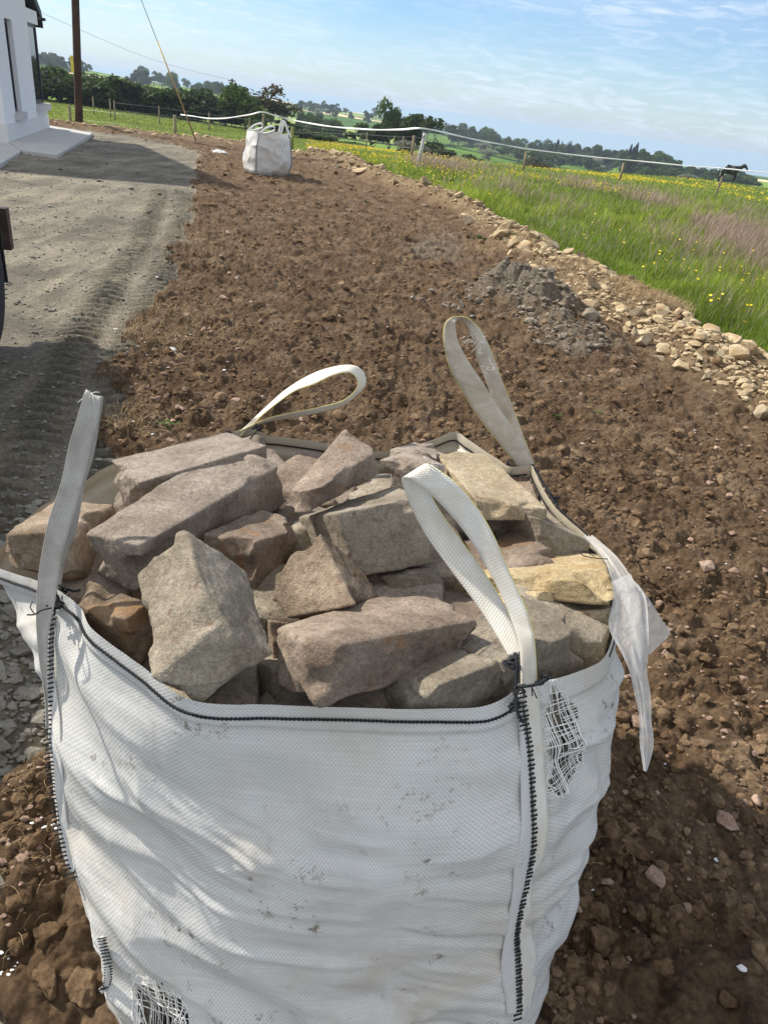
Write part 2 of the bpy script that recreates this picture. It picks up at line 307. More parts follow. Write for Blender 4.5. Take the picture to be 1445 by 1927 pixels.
AZP = np.array([paz(x, 240) for x in (0, 150, 330, 550, 790, 987, 1170, 1353, 1445)]); Z38 = [-.9, -.95, -.95, -.85, -.35, -.38, -.28, -.26, -.26]; Z76 = [-1.2, -1.3, -1.5, -1.9, -2.5, -2.3, -1.6, -1.0, -.95]
def H(x, y, detail=False):
    x = np.asarray(x, float); y = np.asarray(y, float); r = np.hypot(x, y); az = np.degrees(np.arctan2(x, y))
    r0 = np.interp(az, [-15, 10, 30], [25, 18, 12]); z38 = np.interp(az, AZP, Z38); z76 = np.interp(az, AZP, Z76)
    zn = z38*sst(0, 1, (r-r0)/(38-r0))+(z76-z38)*np.clip((r-38)/38, 0, 1)**1.15
    z200 = np.interp(az, AZC, Z200); rt = np.interp(az, AZC, RTOP); zt = np.interp(az, AZC, ZTOP)
    t1 = np.clip((r-76)/124, 0, 1); t2 = np.clip((r-200)/(rt-200), 0, 1); t3 = sst(0, 1, (r-rt)/1100)
    z = zn+(z200-zn)*t1**.85*(r > 76); z = z+(zt-z200)*t2*(r > 200); z = z+(-66-zt)*t3
    z = z+np.where(r > 60, fbm2(x, y, 190, 3, 31)*np.clip((r-60)/120, 0, 1)*np.clip((2500-r)/1500, 0, 1)*5, 0)
    # rubble bank and spoil heap (big shape)
    rf = np.interp(az, *T_FIELD); rs = np.interp(az, *T_STONE); w = (rf-rs); t = (r-rs)/np.maximum(w, .3)
    bh = np.interp(az, [-26, -10, -4, 10, 30], [.20, .22, .34, .26, .20])
    bank = np.exp(-((t-.55)/.42)**2)*bh*(.75+.9*fbm2(x, y, 1.1, 3, 5)); z = z+bank
    u = (x-1.12)*.83+(y-7.75)*-.56; v = (x-1.12)*.56+(y-7.75)*.83
    # heap long axis runs from far-left to near-right
    heap = .46*np.exp(-((u/.62)**2+(v/.42)**2))+.16*np.exp(-(((x-1.55)/.5)**2+((y-6.75)/.45)**2))
    z = z+heap*(1+1.0*fbm2(x, y, .22, 4, 8))
    z = z+np.where(r < 30, fbm2(x, y, 2.3, 3, 3)*.07, 0)
    return z
def masks(x, y):
    r = np.hypot(x, y); az = np.degrees(np.arctan2(x, y)); n = fbm2(x, y, .5, 4, 11)
    rf = np.interp(az, *T_FIELD); rs = np.interp(az, *T_STONE)
    field = (r > rf+n*np.minimum(1.0, r*.09)) | (r > 40)
    ge = np.interp(r, *T_GRAV); gravel = (az*r/57.3 < ge*r/57.3+n*.5) & (r < np.interp(az, *T_GEND)+n*1.5)
    return field, gravel & ~field, rs, rf, n
_hp = lambda x, y: np.exp(-((((x-1.12)*.83+(y-7.75)*-.56)/.75)**2+(((x-1.12)*.56+(y-7.75)*.83)/.5)**2))+.9*np.exp(-(((x-1.6)/.42)**2+((y-6.6)/.38)**2))
TR = spline([pz(330, 360), pz(305, 440), pz(262, 520), pz(212, 610), pz(165, 720), pz(118, 850), pz(60, 1010)], 80)
def track(x, y):
    """distance across and along the tyre track"""
    d = np.full(np.shape(x), 9.); s = np.zeros(np.shape(x)); cum = np.concatenate([[0], np.cumsum(np.linalg.norm(np.diff(TR, axis=0), axis=1))])
    for i in range(len(TR)-1):
        a, b = TR[i][:2], TR[i+1][:2]; ab = b-a; t = np.clip(((x-a[0])*ab[0]+(y-a[1])*ab[1])/(ab@ab), 0, 1)
        dx = x-a[0]-t*ab[0]; dy = y-a[1]-t*ab[1]; q = np.hypot(dx, dy); sg = np.sign(dx*ab[1]-dy*ab[0]); m = q < np.abs(d)
        d = np.where(m, q*sg, d); s = np.where(m, cum[i]+t*np.linalg.norm(ab), s)
    return d, s
def micro(x, y):
    """small relief of the near ground; returns height and masks"""
    field, gravel, rs, rf, n = masks(x, y); r = np.hypot(x, y)
    bil = lambda s, seed: np.abs(fbm2(x, y, s, 3, seed))*2
    clod = (.075*(bil(.19, 21)-.2)+.050*(bil(.075, 22)-.2)+.04*fbm2(x, y, .45, 3, 23)+.012*fbm2(x, y, .025, 2, 24))
    rough = sst(.5, .62, noise2(x/.13, y/.13, 55))*sst(.4, .7, noise2(x/.9, y/.9, 56)); clod = clod+.03*rough
    zb = .17*fbm2(x, y, .35, 4, 26)+.07*bil(.10, 27)
    inb = np.exp(-(((r-rs)/np.maximum(rf-rs, .3)-.5)/.6)**2); inb = np.where(r > 45, 0, inb)
    zg = .008*fbm2(x, y, .09, 3, 28)+.02*fbm2(x, y, .6, 3, 29)
    near = r < 16; d = np.full(x.shape, 9.); s = np.zeros(x.shape)
    if near.any():
        dd, ss = track(x[near], y[near]); d[near] = dd; s[near] = ss
    lane = np.clip(1.25-np.abs(np.abs(d+.04*fbm2(x, y, .5, 2, 77))-.21)/.15, 0, 1)*(.6+.4*sst(.3, .6, noise2(x/.35, y/.35, 78))); per = .135
    tread = lane*np.tanh(2.2*np.sin(2*math.pi*(s/per+.35*np.sign(d)+.5*fbm2(x, y, .35, 2, 30))))*sst(.22, .45, noise2(x/.55, y/.55, 33)+.32)
    d2 = d+1.35; lane2 = np.clip(1.2-np.abs(d2)/.2, 0, 1)*sst(.35, .6, noise2(x/.8, y/.8, 34)); tread2 = lane2*np.tanh(2*np.sin(2*math.pi*s/per))
    zg = zg+.058*tread+.024*tread2-.016*np.clip(lane, 0, 1)
    z = np.where(gravel, zg-.03, np.where(field, .03*fbm2(x, y, .4, 3, 41), clod*(1-.5*inb)+zb*inb))
    fade = np.clip((34-r)/10, 0, 1)
    return z*fade, field, gravel, inb, np.clip(lane*1.0, 0, 1)
azs = np.radians(np.concatenate([np.linspace(-85, -48, 50, endpoint=False), np.linspace(-48, 48, 860, endpoint=False), np.linspace(48, 85, 51)]))
rs_ = np.concatenate([np.geomspace(.12, .7, 60, endpoint=False), np.geomspace(.7, 32, 900, endpoint=False), np.geomspace(32, 90, 90)])
A_, R_ = np.meshgrid(azs, rs_, indexing='ij'); X_ = (R_*np.sin(A_)).ravel(); Y_ = (R_*np.cos(A_)).ravel()
mz, mf, mg, mb, ml = micro(X_, Y_); Z_ = H(X_, Y_)+mz
# keep the soil out of the inside of the bag footprint
V_ = np.stack([X_, Y_, Z_], 1); Fg = grid_faces(len(azs), len(rs_))
sand = np.clip(mb*1.35-.55+1.1*fbm2(X_, Y_, .6, 4, 61), 0, 1)*np.interp(np.degrees(A_.ravel()), [-12, -2], [.35, 1]); rr_ = np.hypot(X_, Y_)
grey = np.clip(_hp(X_, Y_)*1.9-.6+2.0*fbm2(X_, Y_, .35, 4, 62), 0, 1)
grey = np.maximum(grey, np.clip(np.exp(-(((X_-.25)/.5)**2+((Y_-11.2)/1.6)**2))*1.3-.5+1.3*fbm2(X_, Y_, .5, 3, 63), 0, .55)); sand = sand*(1-grey)
c = mf[Fg].sum(1); fm = c >= 2; gm = (mg[Fg].sum(1) >= 2) & ~fm
def sub(name, sel, mat, at, label):
    F = Fg[sel]; u, inv = np.unique(F, return_inverse=True); me = mesh(name, V_[u], inv.reshape(F.shape), mat, attr={k: v[u] for k, v in at.items()})
    return link(name, me, kind='structure', label=label)
sub('soil_ground', ~fm & ~gm, M_soil, dict(sand=sand, grey=grey), 'brown dug-over soil strip with a sandy stony bank along the meadow')
sub('gravel_driveway', gm, M_gravel, dict(track=ml), 'grey compacted gravel driveway with ribbed tyre tracks')
sub('meadow_field', fm, M_field, {}, 'green meadow sloping down towards the sea')
azf = np.radians(np.linspace(-70, 70, 420)); rf_ = np.geomspace(88, 2600, 260); A2, R2 = np.meshgrid(azf, rf_, indexing='ij'); X2 = (R2*np.sin(A2)).ravel(); Y2 = (R2*np.cos(A2)).ravel()
link('far_hills', mesh('far_hills', np.stack([X2, Y2, H(X2, Y2)-.02], 1), grid_faces(len(azf), len(rf_)), M_far), kind='structure', label='distant rolling farmland of green and straw coloured fields')
m, nt, b = NM('sea_water'); b.inputs['Base Color'].default_value = (.22, .40, .48, 1); b.inputs['Roughness'].default_value = .5; bump(nt, b, tnoise(nt, .02, 5, .6, N(nt, 'ShaderNodeNewGeometry').outputs['Position']), .4, 3)
azf = np.radians(np.linspace(-75, 75, 60)); rf_ = np.geomspace(1200, 60000, 30); A2, R2 = np.meshgrid(azf, rf_, indexing='ij')
link('sea', mesh('sea', np.stack([(R2*np.sin(A2)).ravel(), (R2*np.cos(A2)).ravel(), np.full(R2.size, -60.)], 1), grid_faces(60, 30), m), kind='structure', label='pale blue sea along the horizon')
del A_, R_, A2, R2
def gz(x, y): return float(H(np.array([x]), np.array([y]))[0]+micro(np.array([x]), np.array([y]))[0][0])

# ------------------------------------------------------------------ loose stones, clods, gravel
def ico(sub=1):
    import bmesh
    bm = bmesh.new(); bmesh.ops.create_icosphere(bm, subdivisions=sub, radius=1); V = np.array([v.co[:] for v in bm.verts]); F = np.array([[v.index for v in f.verts] for f in bm.faces]); bm.free(); return V, F
ICO1, ICO2, ICO3 = ico(1), ico(2), ico(4)
def rough_rock(seed, base=ICO2, ang=.0, n=.35, planes=9, flat=.8):
    """a stone cut by random planes and roughened"""
    V, F = base; rg = np.random.default_rng(seed); V = V.copy()
    for i in range(planes):
        d = rg.normal(size=3); d /= np.linalg.norm(d); h = rg.uniform(.34, .8); q = V@d-h; V = V-np.outer(np.maximum(q, 0)*.985, d)
    V = V*(1+n*fbm3(V*1.0, .9, 3, seed)[:, None]+.12*n*fbm3(V, .16, 2, seed+1)[:, None]); V[:, 2] *= flat; return V, F
def scatter_mesh(name, bases, P, S, mat, rot=True, seed=0, smooth=False, **props):
    rg = np.random.default_rng(seed); n = len(P); ms = []
    k = rg.integers(0, len(bases), n)
    for b, (V, F) in enumerate(bases):
        idx = np.where(k == b)[0]
        if not len(idx): continue
        q = rg.normal(size=(len(idx), 4)); q /= np.linalg.norm(q, axis=1)[:, None]
        if not rot: q = np.stack([np.cos(a := rg.uniform(0, 3.14, len(idx))), 0*a, 0*a, np.sin(a)], 1)
        w, x, y, z = q.T; Rm = np.stack([1-2*(y*y+z*z), 2*(x*y-z*w), 2*(x*z+y*w), 2*(x*y+z*w), 1-2*(x*x+z*z), 2*(y*z-x*w), 2*(x*z-y*w), 2*(y*z+x*w), 1-2*(x*x+y*y)], 1).reshape(-1, 3, 3)
        W = np.einsum('nij,vj->nvi', Rm, V)*np.asarray(S)[idx].reshape(len(idx), 1, -1)+np.asarray(P)[idx][:, None]
        Fa = F[None]+(np.arange(len(idx))*len(V))[:, None, None]; ms.append((W.reshape(-1, 3), Fa.reshape(-1, F.shape[1])))
    V, Fs = join(ms); return link(name, mesh(name, V, Fs, mat, smooth=smooth), **props)
def sample_ground(n, rmin, rmax, azr=(-46, 46), want=None, pw=1.0):
    a = np.radians(RNG.uniform(azr[0], azr[1], n)); r = rmin*(rmax/rmin)**(RNG.random(n)**pw); x = r*np.sin(a); y = r*np.cos(a)
    mzz, f, g, inb, _l = micro(x, y); z = H(x, y)+mzz; return x, y, z, r, f, g, inb
BAG_C = np.array([-.08, 1.36])
def outside_bag(x, y, m=.0): return (np.abs(x-BAG_C[0]) > .60+m) | (np.abs(y-BAG_C[1]) > .68+m)
small = [rough_rock(100+i, ICO1, planes=5) for i in range(6)]; mids = [rough_rock(200+i, ICO2) for i in range(6)]
clodb = [(lambda V, F: (V*(1+1.25*fbm3(V, .62, 3, 300+i)[:, None])*[1, .85, .75], F))(*ICO2) for i in range(7)]
m_clod, nt, b = NM('soil_clod'); g_ = N(nt, 'ShaderNodeNewGeometry').outputs['Position']
c_ = ramp(nt, tnoise(nt, 3.2, 8, .62, g_), [(.3, (.100, .062, .035)), (.5, (.178, .118, .071)), (.7, (.28, .20, .13))]); c_ = mixc(nt, 1, c_, ramp(nt, tnoise(nt, 60, 6, .7, g_), [(.3, (.5, .48, .46)), (.7, (1.5, 1.48, 1.42))]), 'MULTIPLY')
nt.links.new(c_, b.inputs['Base Color']); b.inputs['Roughness'].default_value = .95; b.inputs['Specular IOR Level'].default_value = .1; bump(nt, b, tnoise(nt, 70, 6, .75, g_), 1., .012)
x, y, z, r, f, g, inb = sample_ground(17000, .75, 26); k = ~f & ~g & outside_bag(x, y) & (noise2(x/.5, y/.5, 91)+.25*noise2(x/.15, y/.15, 92) > .42); x, y, z, r = x[k], y[k], z[k], r[k]
s = (.0050+.0042*np.sqrt(r))*np.exp(RNG.normal(0, .62, len(x))); s = np.minimum(s, .010+.009*r)
clodb = clodb[:4]+[(lambda V, F: (V*(1+.5*fbm3(V, .4, 3, 330+i)[:, None]), F))(*rough_rock(340+i, ICO2, planes=7, n=.6)) for i in range(5)]
scatter_mesh('soil_clods', clodb, np.stack([x, y, z+s*.15], 1), np.stack([s, s, s*.8], 1), m_clod, seed=1, smooth=False, kind='stuff', label='crumbly brown clods strewn over the dug soil')
x, y, z, r, f, g, inb = sample_ground(26000, .7, 6, (-50, 50)); k = ~f & ~g & outside_bag(x, y) & (noise2(x/.3, y/.3, 96) > .3); x, y, z, r = x[k], y[k], z[k], r[k]
s = (.0020+.0009*r)*np.exp(RNG.normal(0, .5, len(x)))
scatter_mesh('soil_crumbs', [(V*(1+.8*fbm3(V, .7, 2, 350+i)[:, None]), F) for i, (V, F) in enumerate([ICO1]*4)], np.stack([x, y, z+s*.3], 1), np.stack([s, s, s*.8], 1), m_clod, seed=21, kind='stuff', label='fine soil crumbs on the ground near the bag')
x, y, z, r, f, g, inb = sample_ground(9000, .75, 26, (-40, 42)); k = ~f & ~g & outside_bag(x, y) & (noise2(x/1.3, y/1.3, 93)+.55*RNG.random(len(x)) > .80); x, y, z, r = x[k], y[k], z[k], r[k]
s = (.0035+.0018*np.sqrt(r))*np.exp(RNG.normal(0, .55, len(x)))
scatter_mesh('pebbles', small, np.stack([x, y, z+s*.5], 1), np.stack([s*1.2, s, s*.7], 1), M_pebble, seed=2, kind='stuff', label='small pinkish pebbles scattered in the brown soil')
x, y, z, r, f, g, inb = sample_ground(24000, .8, 24, (-50, -6)); k = g & outside_bag(x, y); x, y, z, r = x[k], y[k], z[k], r[k]
s = (.0034+.0014*np.sqrt(r))*np.exp(RNG.normal(0, .55, len(x)))*np.where(r < 3.2, 1.9, 1)
M_gst = stone_mat('driveway_gravel', (.29, .27, .225), (.42, .39, .33), (.19, .175, .145))
scatter_mesh('gravel', small, np.stack([x, y, z+s*.35], 1), np.stack([s*1.3, s, s*.6], 1), M_gst, seed=3, kind='stuff', label='loose grey gravel on the driveway surface')
x, y, z, r, f, g, inb = sample_ground(60000, 3.5, 30, (-26, 44)); k = ~g & (inb > .45+.5*RNG.random(len(x))) & (np.abs(r-np.interp(np.degrees(np.arctan2(x, y)), *T_STONE)) < 4); x, y, z, r = x[k][:5200], y[k][:5200], z[k][:5200], r[k][:5200]
s = (.007+.0034*r**.6)*np.exp(RNG.normal(0, .6, len(x)))
scatter_mesh('bank_rubble', small+mids, np.stack([x, y, z+s*.2], 1), np.stack([s*1.3, s, s*.7], 1), M_rubble, seed=4, kind='stuff', label='small sandy rubble filling the stony bank')
x = 1.2+RNG.normal(0, .55, 4200); y = 7.3+RNG.normal(0, .75, 4200); k = _hp(x, y) > .22; x, y = x[k], y[k]; z = H(x, y)+micro(x, y)[0]; s = .007*np.exp(RNG.normal(0, .75, len(x)))
M_dust = stone_mat('grey_spoil', (.25, .21, .16), (.39, .34, .27), (.13, .10, .072))
scatter_mesh('spoil_crumbs', small+clodb[:2], np.stack([x, y, z+s*.2], 1), np.stack([s*1.2, s, s*.8], 1), M_dust, seed=5, kind='stuff', label='grey stony crumbs over the heap of spoil')
# white flecks of plaster and plastic
M_fleck = plain('white_fleck', (.72, .73, .72), .6, .1)
ws = []
for cx, cy, sx, sy, n in ((300, 660, 30, 22, 26), (300, 860, 26, 26, 16), (20, 1810, 22, 22, 22), (90, 1555, 24, 22, 10), (415, 290, 22, 8, 14), (190, 252, 60, 5, 16), (800, 640, 380, 260, 46), (1250, 1500, 150, 260, 22), (320, 610, 60, 90, 16)):
    for i in range(n):
        p = pz(cx+random.gauss(0, sx), cy+random.gauss(0, sy)); ws.append(p)
P = np.array(ws); P[:, 2] = H(P[:, 0], P[:, 1])+micro(P[:, 0], P[:, 1])[0]+.004; rr = np.hypot(P[:, 0], P[:, 1]); P = P[(rr < 26) & outside_bag(P[:, 0], P[:, 1])]; rr = np.hypot(P[:, 0], P[:, 1])
s = (.0022+.0016*np.sqrt(rr))*np.exp(RNG.normal(0, .5, len(P)))
scatter_mesh('litter_flecks', small, P, np.stack([s*1.4, s, s*.5], 1), M_fleck, seed=6, kind='stuff', label='white flecks of plaster and plastic in the soil')
# straw and root threads
def strands(name, P, Lr, wid, mat, seed, seg=4, lift=.02, **props):
    rg = np.random.default_rng(seed); n = len(P); a = rg.uniform(0, 6.28, n); l = Lr*rg.uniform(.5, 1.5, n); t = np.linspace(0, 1, seg+1)
    cur = rg.normal(0, 1.1, n); ang = a[:, None]+cur[:, None]*t; dx = np.cumsum(np.cos(ang), 1)/seg*l[:, None]; dy = np.cumsum(np.sin(ang), 1)/seg*l[:, None]
    dz = np.sin(t*3.14)[None]*lift*rg.uniform(.1, 1.4, n)[:, None]; C = P[:, None]+np.stack([dx, dy, dz], -1); W = np.stack([-np.sin(ang), np.cos(ang), 0*ang+.35], -1)*(wid*(.6+.25*np.hypot(P[:, 0], P[:, 1])))[:, None, None]
    V = np.stack([C-W, C+W], 2).reshape(-1, 3); i = np.arange(n)[:, None]*(2*seg+2); j = np.arange(seg)[None]*2; q = i+j; F = np.stack([q, q+1, q+3, q+2], -1).reshape(-1, 4)
    return link(name, mesh(name, V, F, mat, smooth=False), **props)
M_straw = plain('dry_straw', (.40, .29, .16), .8, .3)
x, y, z, r, f, g, inb = sample_ground(9000, .7, 22); k = ~f & ~g & outside_bag(x, y) & (noise2(x/.7, y/.7, 95) > .5); P = np.stack([x, y, z+.004], 1)[k]
strands('dry_straw', P, .045, .0004, M_straw, 3, kind='stuff', label='dry roots and straw lying on the dug soil')
# bank stones as individuals
def big_rock(seed, planes=16): return rough_rock(seed, ICO3, planes=planes, n=.16, flat=.8)
bank_me = [mesh('bank_stone', *(lambda V, F: (V, [F]))(*big_rock(400+i)), (M_rubble, M_rubble, M_tan)[i % 3], smooth=True) for i in range(12)]
for me in bank_me: me.polygons.foreach_set('use_smooth', np.ones(len(me.polygons), bool))
named = [(1008, 514, .15, 'broad flat yellow stone lying beside the top of the grey spoil heap'), (1105, 508, .16, 'large pale slab tilted against the meadow grass on top of the bank'), (1196, 603, .12, 'rounded tan boulder below the clump of dry turf'),
         (1240, 600, .11, 'pointed pale stone leaning in the middle of the boulder cluster'), (1270, 612, .10, 'blocky pale stone at the meadow end of the boulder cluster'), (1289, 622, .06, 'small rounded cream stone last before the short grass'),
         (1180, 560, .09, 'upright thin tan stone above the boulder cluster'), (1285, 692, .11, 'square-faced cream block lying alone in the sand'), (1190, 635, .08, 'wedge shaped tan stone at the foot of the bank'), (1250, 662, .10, 'long flat pale stone in the sand under the cluster'),
         (1378, 688, .13, 'jagged cream rocks nearest the meadow corner'), (1432, 780, .11, 'orange-tan rock cut off by the picture edge'), (1400, 748, .07, 'flat tan flake in the open sand'), (1140, 552, .08, 'pale angular stone half way up the bank'), (800, 380, .10, 'square stone standing on the crest of the far bank')]
occ = []
def put_stone(px, pyy, s, label, mes, group=None, name='stone', cat='stone', sink=.25, k=None):
    p = pz(px, pyy, 0); z = gz(p[0], p[1]); p = pz(px, pyy, z*.6); z = gz(p[0], p[1]); o = link(name, mes[k if k is not None else random.randrange(len(mes))], None, (p[0], p[1], z+s*.45-s*sink), label=label, category=cat, group=group)
    o.scale = (s*random.uniform(.9, 1.25), s*random.uniform(.7, 1.), s*random.uniform(.7, 1.)); o.rotation_euler = (random.uniform(-.4, .4), random.uniform(-.4, .4), random.uniform(0, 6.3)); occ.append((p[0], p[1])); return o
for i, (px, q, s, l) in enumerate(named): put_stone(px, q, s, l, bank_me, k=i % 9, name='bank_stone')
x, y, z, r, f, g, inb = sample_ground(9000, 4.6, 27, (-24, 40)); k = ~g & ~f & (inb > .42) & (noise2(x/.9, y/.9, 58) > .38) & (r > np.interp(np.degrees(np.arctan2(x, y)), *T_STONE)-.2)
x, y, z, r, a_ = x[k], y[k], z[k], r[k], np.degrees(np.arctan2(x, y))[k]; cnt = 0
for i in range(len(x)):
    s = (.036+.0052*r[i])*math.exp(random.gauss(0, .55)); s = min(s, .19)
    if min((math.hypot(x[i]-q[0], y[i]-q[1]) for q in occ), default=9) < s*1.15 or cnt >= 200: continue
    if a_[i] < -2 and random.random() < .55: continue
    if abs(x[i]-1.0) < .5 and abs(y[i]-7.8) < .5: continue
    o = link('bank_stone', bank_me[random.randrange(12)], None, (x[i], y[i], z[i]+s*.2), label='angular sandy stone among the rubble of the bank', category='stone', group='rubble stones in the bank beside the meadow'); cnt += 1
    o.scale = (s*random.uniform(.9, 1.3), s*random.uniform(.7, 1.), s*random.uniform(.55, .95)); o.rotation_euler = (random.uniform(-.5, .5), random.uniform(-.5, .5), random.uniform(0, 6.3)); occ.append((x[i], y[i]))
M_lump = stone_mat('grey_lump', (.27, .245, .21), (.38, .35, .31), (.18, .16, .13)); lump_me = [mesh('lump', *(lambda V, F: (V, [F]))(*big_rock(450+i)), M_lump) for i in range(3)]
for px, q in ((838, 582), (852, 578), (870, 572), (884, 560), (845, 566), (812, 556), (795, 562), (775, 565), (862, 588), (893, 585)): put_stone(px, q, .05, 'grey lump of stone in the cluster beside the spoil heap', lump_me, 'grey stone lumps left of the spoil heap', 'stone_lump')
soil_me = [mesh('soil_stone', *(lambda V, F: (V, [F]))(*big_rock(500+i)), M_pebble) for i in range(7)]
sl = [(1366, 1562, .042, 'flat-sided tan stone lying alone in the shaded soil'), (1249, 1236, .031, 'orange-brown rounded stone beside the hanging plastic film'), (384, 620, .05, 'pale oblong stone near the edge of the driveway'), (292, 762, .045, 'brown upright stone by the driveway edge'),
      (320, 830, .03, 'pink stone just behind the bag beside the driveway'), (447, 762, .035, 'pale pink wedge stone behind the left back strap'), (1408, 843, .03, 'cream stone lying far out in the sunny soil'), (421, 565, .04, 'tan flat stone in the stony patch'), (476, 570, .035, 'dark slate coloured stone in brown soil'),
      (446, 525, .045, 'slim pale stone standing on edge in the soil'), (725, 768, .025, 'little orange-tan stone in front of the tall back strap'), (805, 735, .03, 'flat white flake near the tall strap'), (640, 592, .03, 'small grey-pink stone in mid soil'), (430, 440, .05, 'thin pale sliver of stone beyond the stony patch'),
      (1417, 1508, .024, 'small brown stone at the right picture edge'), (1222, 1655, .035, 'dark brown lump of stone beside the bag'), (1140, 1420, .03, 'brown stone in the shade beside the bag')]
for i, (px, q, s, l) in enumerate(sl): put_stone(px, q, s, l, soil_me, k=i % 7, name='soil_stone')
for i in range(46):
    px, q = random.choice([(random.gauss(430, 80), random.gauss(560, 70)), (random.gauss(330, 60), random.gauss(700, 60)), (random.uniform(450, 950), random.uniform(440, 800)), (random.uniform(1000, 1440), random.uniform(800, 1200))])
    p = pz(px, q); f, g, *_ = masks(np.array([p[0]]), np.array([p[1]]))
    if f[0] or g[0] or not outside_bag(np.array([p[0]]), np.array([p[1]]), .1)[0]: continue
    put_stone(px, q, random.uniform(.016, .034), 'small pinkish stone lying in the dug soil', soil_me, 'small stones lying in the dug soil', 'soil_stone', sink=.2)
clod_me = []
for i in range(5):
    V, F = rough_rock(600+i, ICO3, planes=9, n=.5, flat=.8); V = V*(1+.5*fbm3(V, .35, 4, 640+i)[:, None]-.35*np.abs(fbm3(V, .22, 3, 660+i))[:, None]); clod_me.append(mesh('clod', V, [F], m_clod))
for px, q, s in ((40, 1700, .04), (95, 1850, .045), (120, 1640, .024), (60, 1590, .035), (150, 1860, .04), (30, 1780, .035), (90, 1760, .04), (1125, 1770, .045), (1160, 1650, .03), (1190, 1720, .035), (1110, 1860, .035), (1230, 1580, .03), (1010+180, 1600, .04), (1330, 1700, .025), (1420, 1800, .035), (1240, 1830, .035), (175, 1700, .03), (1360, 1880, .03), (1200, 1500, .03), (15, 1560, .03)):
    put_stone(px, q, s, 'brown lump of soil on the shaded ground beside the bag', clod_me, 'lumps of soil round the foot of the bag', 'soil_clod', 'clod')
for px, q, s in ((960, 455, .12), (1005, 470, .14), (1210, 565, .16), (1250, 580, .17), (1175, 545, .12), (905, 458, .09), (905, 590, .06), (1030, 480, .1)):
    put_stone(px, q, s*.9, 'clump of brown dry turf on the rubble bank', clod_me, 'turf clumps on the bank', 'turf_clump', 'turf clump')
for px, q, n in ((318, 808, 30), (714, 770, 8), (560, 790, 0), (1125, 778, 14), (1045, 788, 16), (680, 382, 14), (600, 395, 12), (905, 450, 30), (960, 470, 30)):
    pass

for (px, q, n_, sp_) in ((1210, 565, 700, .16), (1250, 578, 700, .16), (1175, 548, 350, .12), (985, 462, 500, .2), (905, 458, 260, .16), (1080, 520, 300, .15), (960, 540, 260, .15), (340, 570, 350, .3), (300, 610, 300, .22), (380, 450, 400, .5), (240, 760, 200, .12)):
    c_ = pz(px, q, .12); xx = c_[0]+RNG.normal(0, sp_, n_); yy = c_[1]+RNG.normal(0, sp_, n_); strands('dry_turf', np.stack([xx, yy, H(xx, yy)+micro(xx, yy)[0]+.05*RNG.random(n_)], 1), .11, .0004, M_straw, px, lift=.06, kind='stuff', label='matted dry grass roots')
# ------------------------------------------------------------------ grass and flowers
def blades(n, rmin, rmax, azr, hmul, wmul, colfn, seed, keep=None, curve=.5, heads=False):
    rg = np.random.default_rng(seed); a = np.radians(rg.uniform(*azr, n)); r = rmin*(rmax/rmin)**rg.random(n); x, y = r*np.sin(a), r*np.cos(a)
    field, *_ = masks(x, y); k = field.copy()
    if keep is not None: k &= keep(x, y, r, rg)
    x, y, r = x[k], y[k], r[k]; n = len(x); z = H(x, y)
    tuft = noise2(x/.45, y/.45, 70); big = noise2(x/2.4, y/2.4, 71); rf = np.interp(np.degrees(np.arctan2(x, y)), *T_FIELD)
    h = hmul(x, y, r, tuft, big)*rg.uniform(.55, 1.25, n)*np.clip(.35+(r-rf)/1.0, .3, 1); w = wmul(r)*rg.uniform(.7, 1.3, n)
    th = rg.uniform(0, 6.28, n)+0; lean = rg.uniform(.1, .9, n)*curve; wx, wy = .25, -.1
    lx, ly = np.cos(th)*lean+wx*curve, np.sin(th)*lean+wy*curve; fa = rg.uniform(-.9, .9, n); wdx, wdy = np.cos(fa), np.sin(fa)
    t = np.array([0, .45, .8, 1.]); wt_ = np.array([1, .85, .5, .06]) if not heads else np.array([.25, .25, .9, .3])
    C = np.stack([x[:, None]+lx[:, None]*h[:, None]*t**2, y[:, None]+ly[:, None]*h[:, None]*t**2, z[:, None]+h[:, None]*(t-.25*lean[:, None]*t**2)], -1)
    W = np.stack([wdx, wdy, 0*wdx], -1)[:, None]*(w[:, None]*wt_)[..., None]; V = np.stack([C-W, C+W], 2).reshape(-1, 3)
    i = np.arange(n)[:, None]*8; j = np.arange(3)[None]*2; q = i+j; F = np.stack([q, q+1, q+3, q+2], -1).reshape(-1, 4)
    col = colfn(x, y, r, tuft, big, rg, n); tip = np.repeat(t, 2)[None, :, None]
    if heads: cc = np.where(tip > .5, col[:, None], np.array([.14, .17, .05])[None, None])
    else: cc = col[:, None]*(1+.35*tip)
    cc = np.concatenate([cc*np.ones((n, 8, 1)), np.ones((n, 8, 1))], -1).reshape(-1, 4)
    return V, F, cc
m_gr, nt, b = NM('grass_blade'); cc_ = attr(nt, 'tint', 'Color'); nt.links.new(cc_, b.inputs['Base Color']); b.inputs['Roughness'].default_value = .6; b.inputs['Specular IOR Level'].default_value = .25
tr_ = N(nt, 'ShaderNodeBsdfTranslucent'); nt.links.new(cc_, tr_.inputs['Color']); ms_ = N(nt, 'ShaderNodeMixShader'); ms_.inputs[0].default_value = .45; nt.links.new(b.outputs[0], ms_.inputs[1]); nt.links.new(tr_.outputs[0], ms_.inputs[2]); nt.links.new(ms_.outputs[0], nt.nodes['Material Output'].inputs['Surface'])
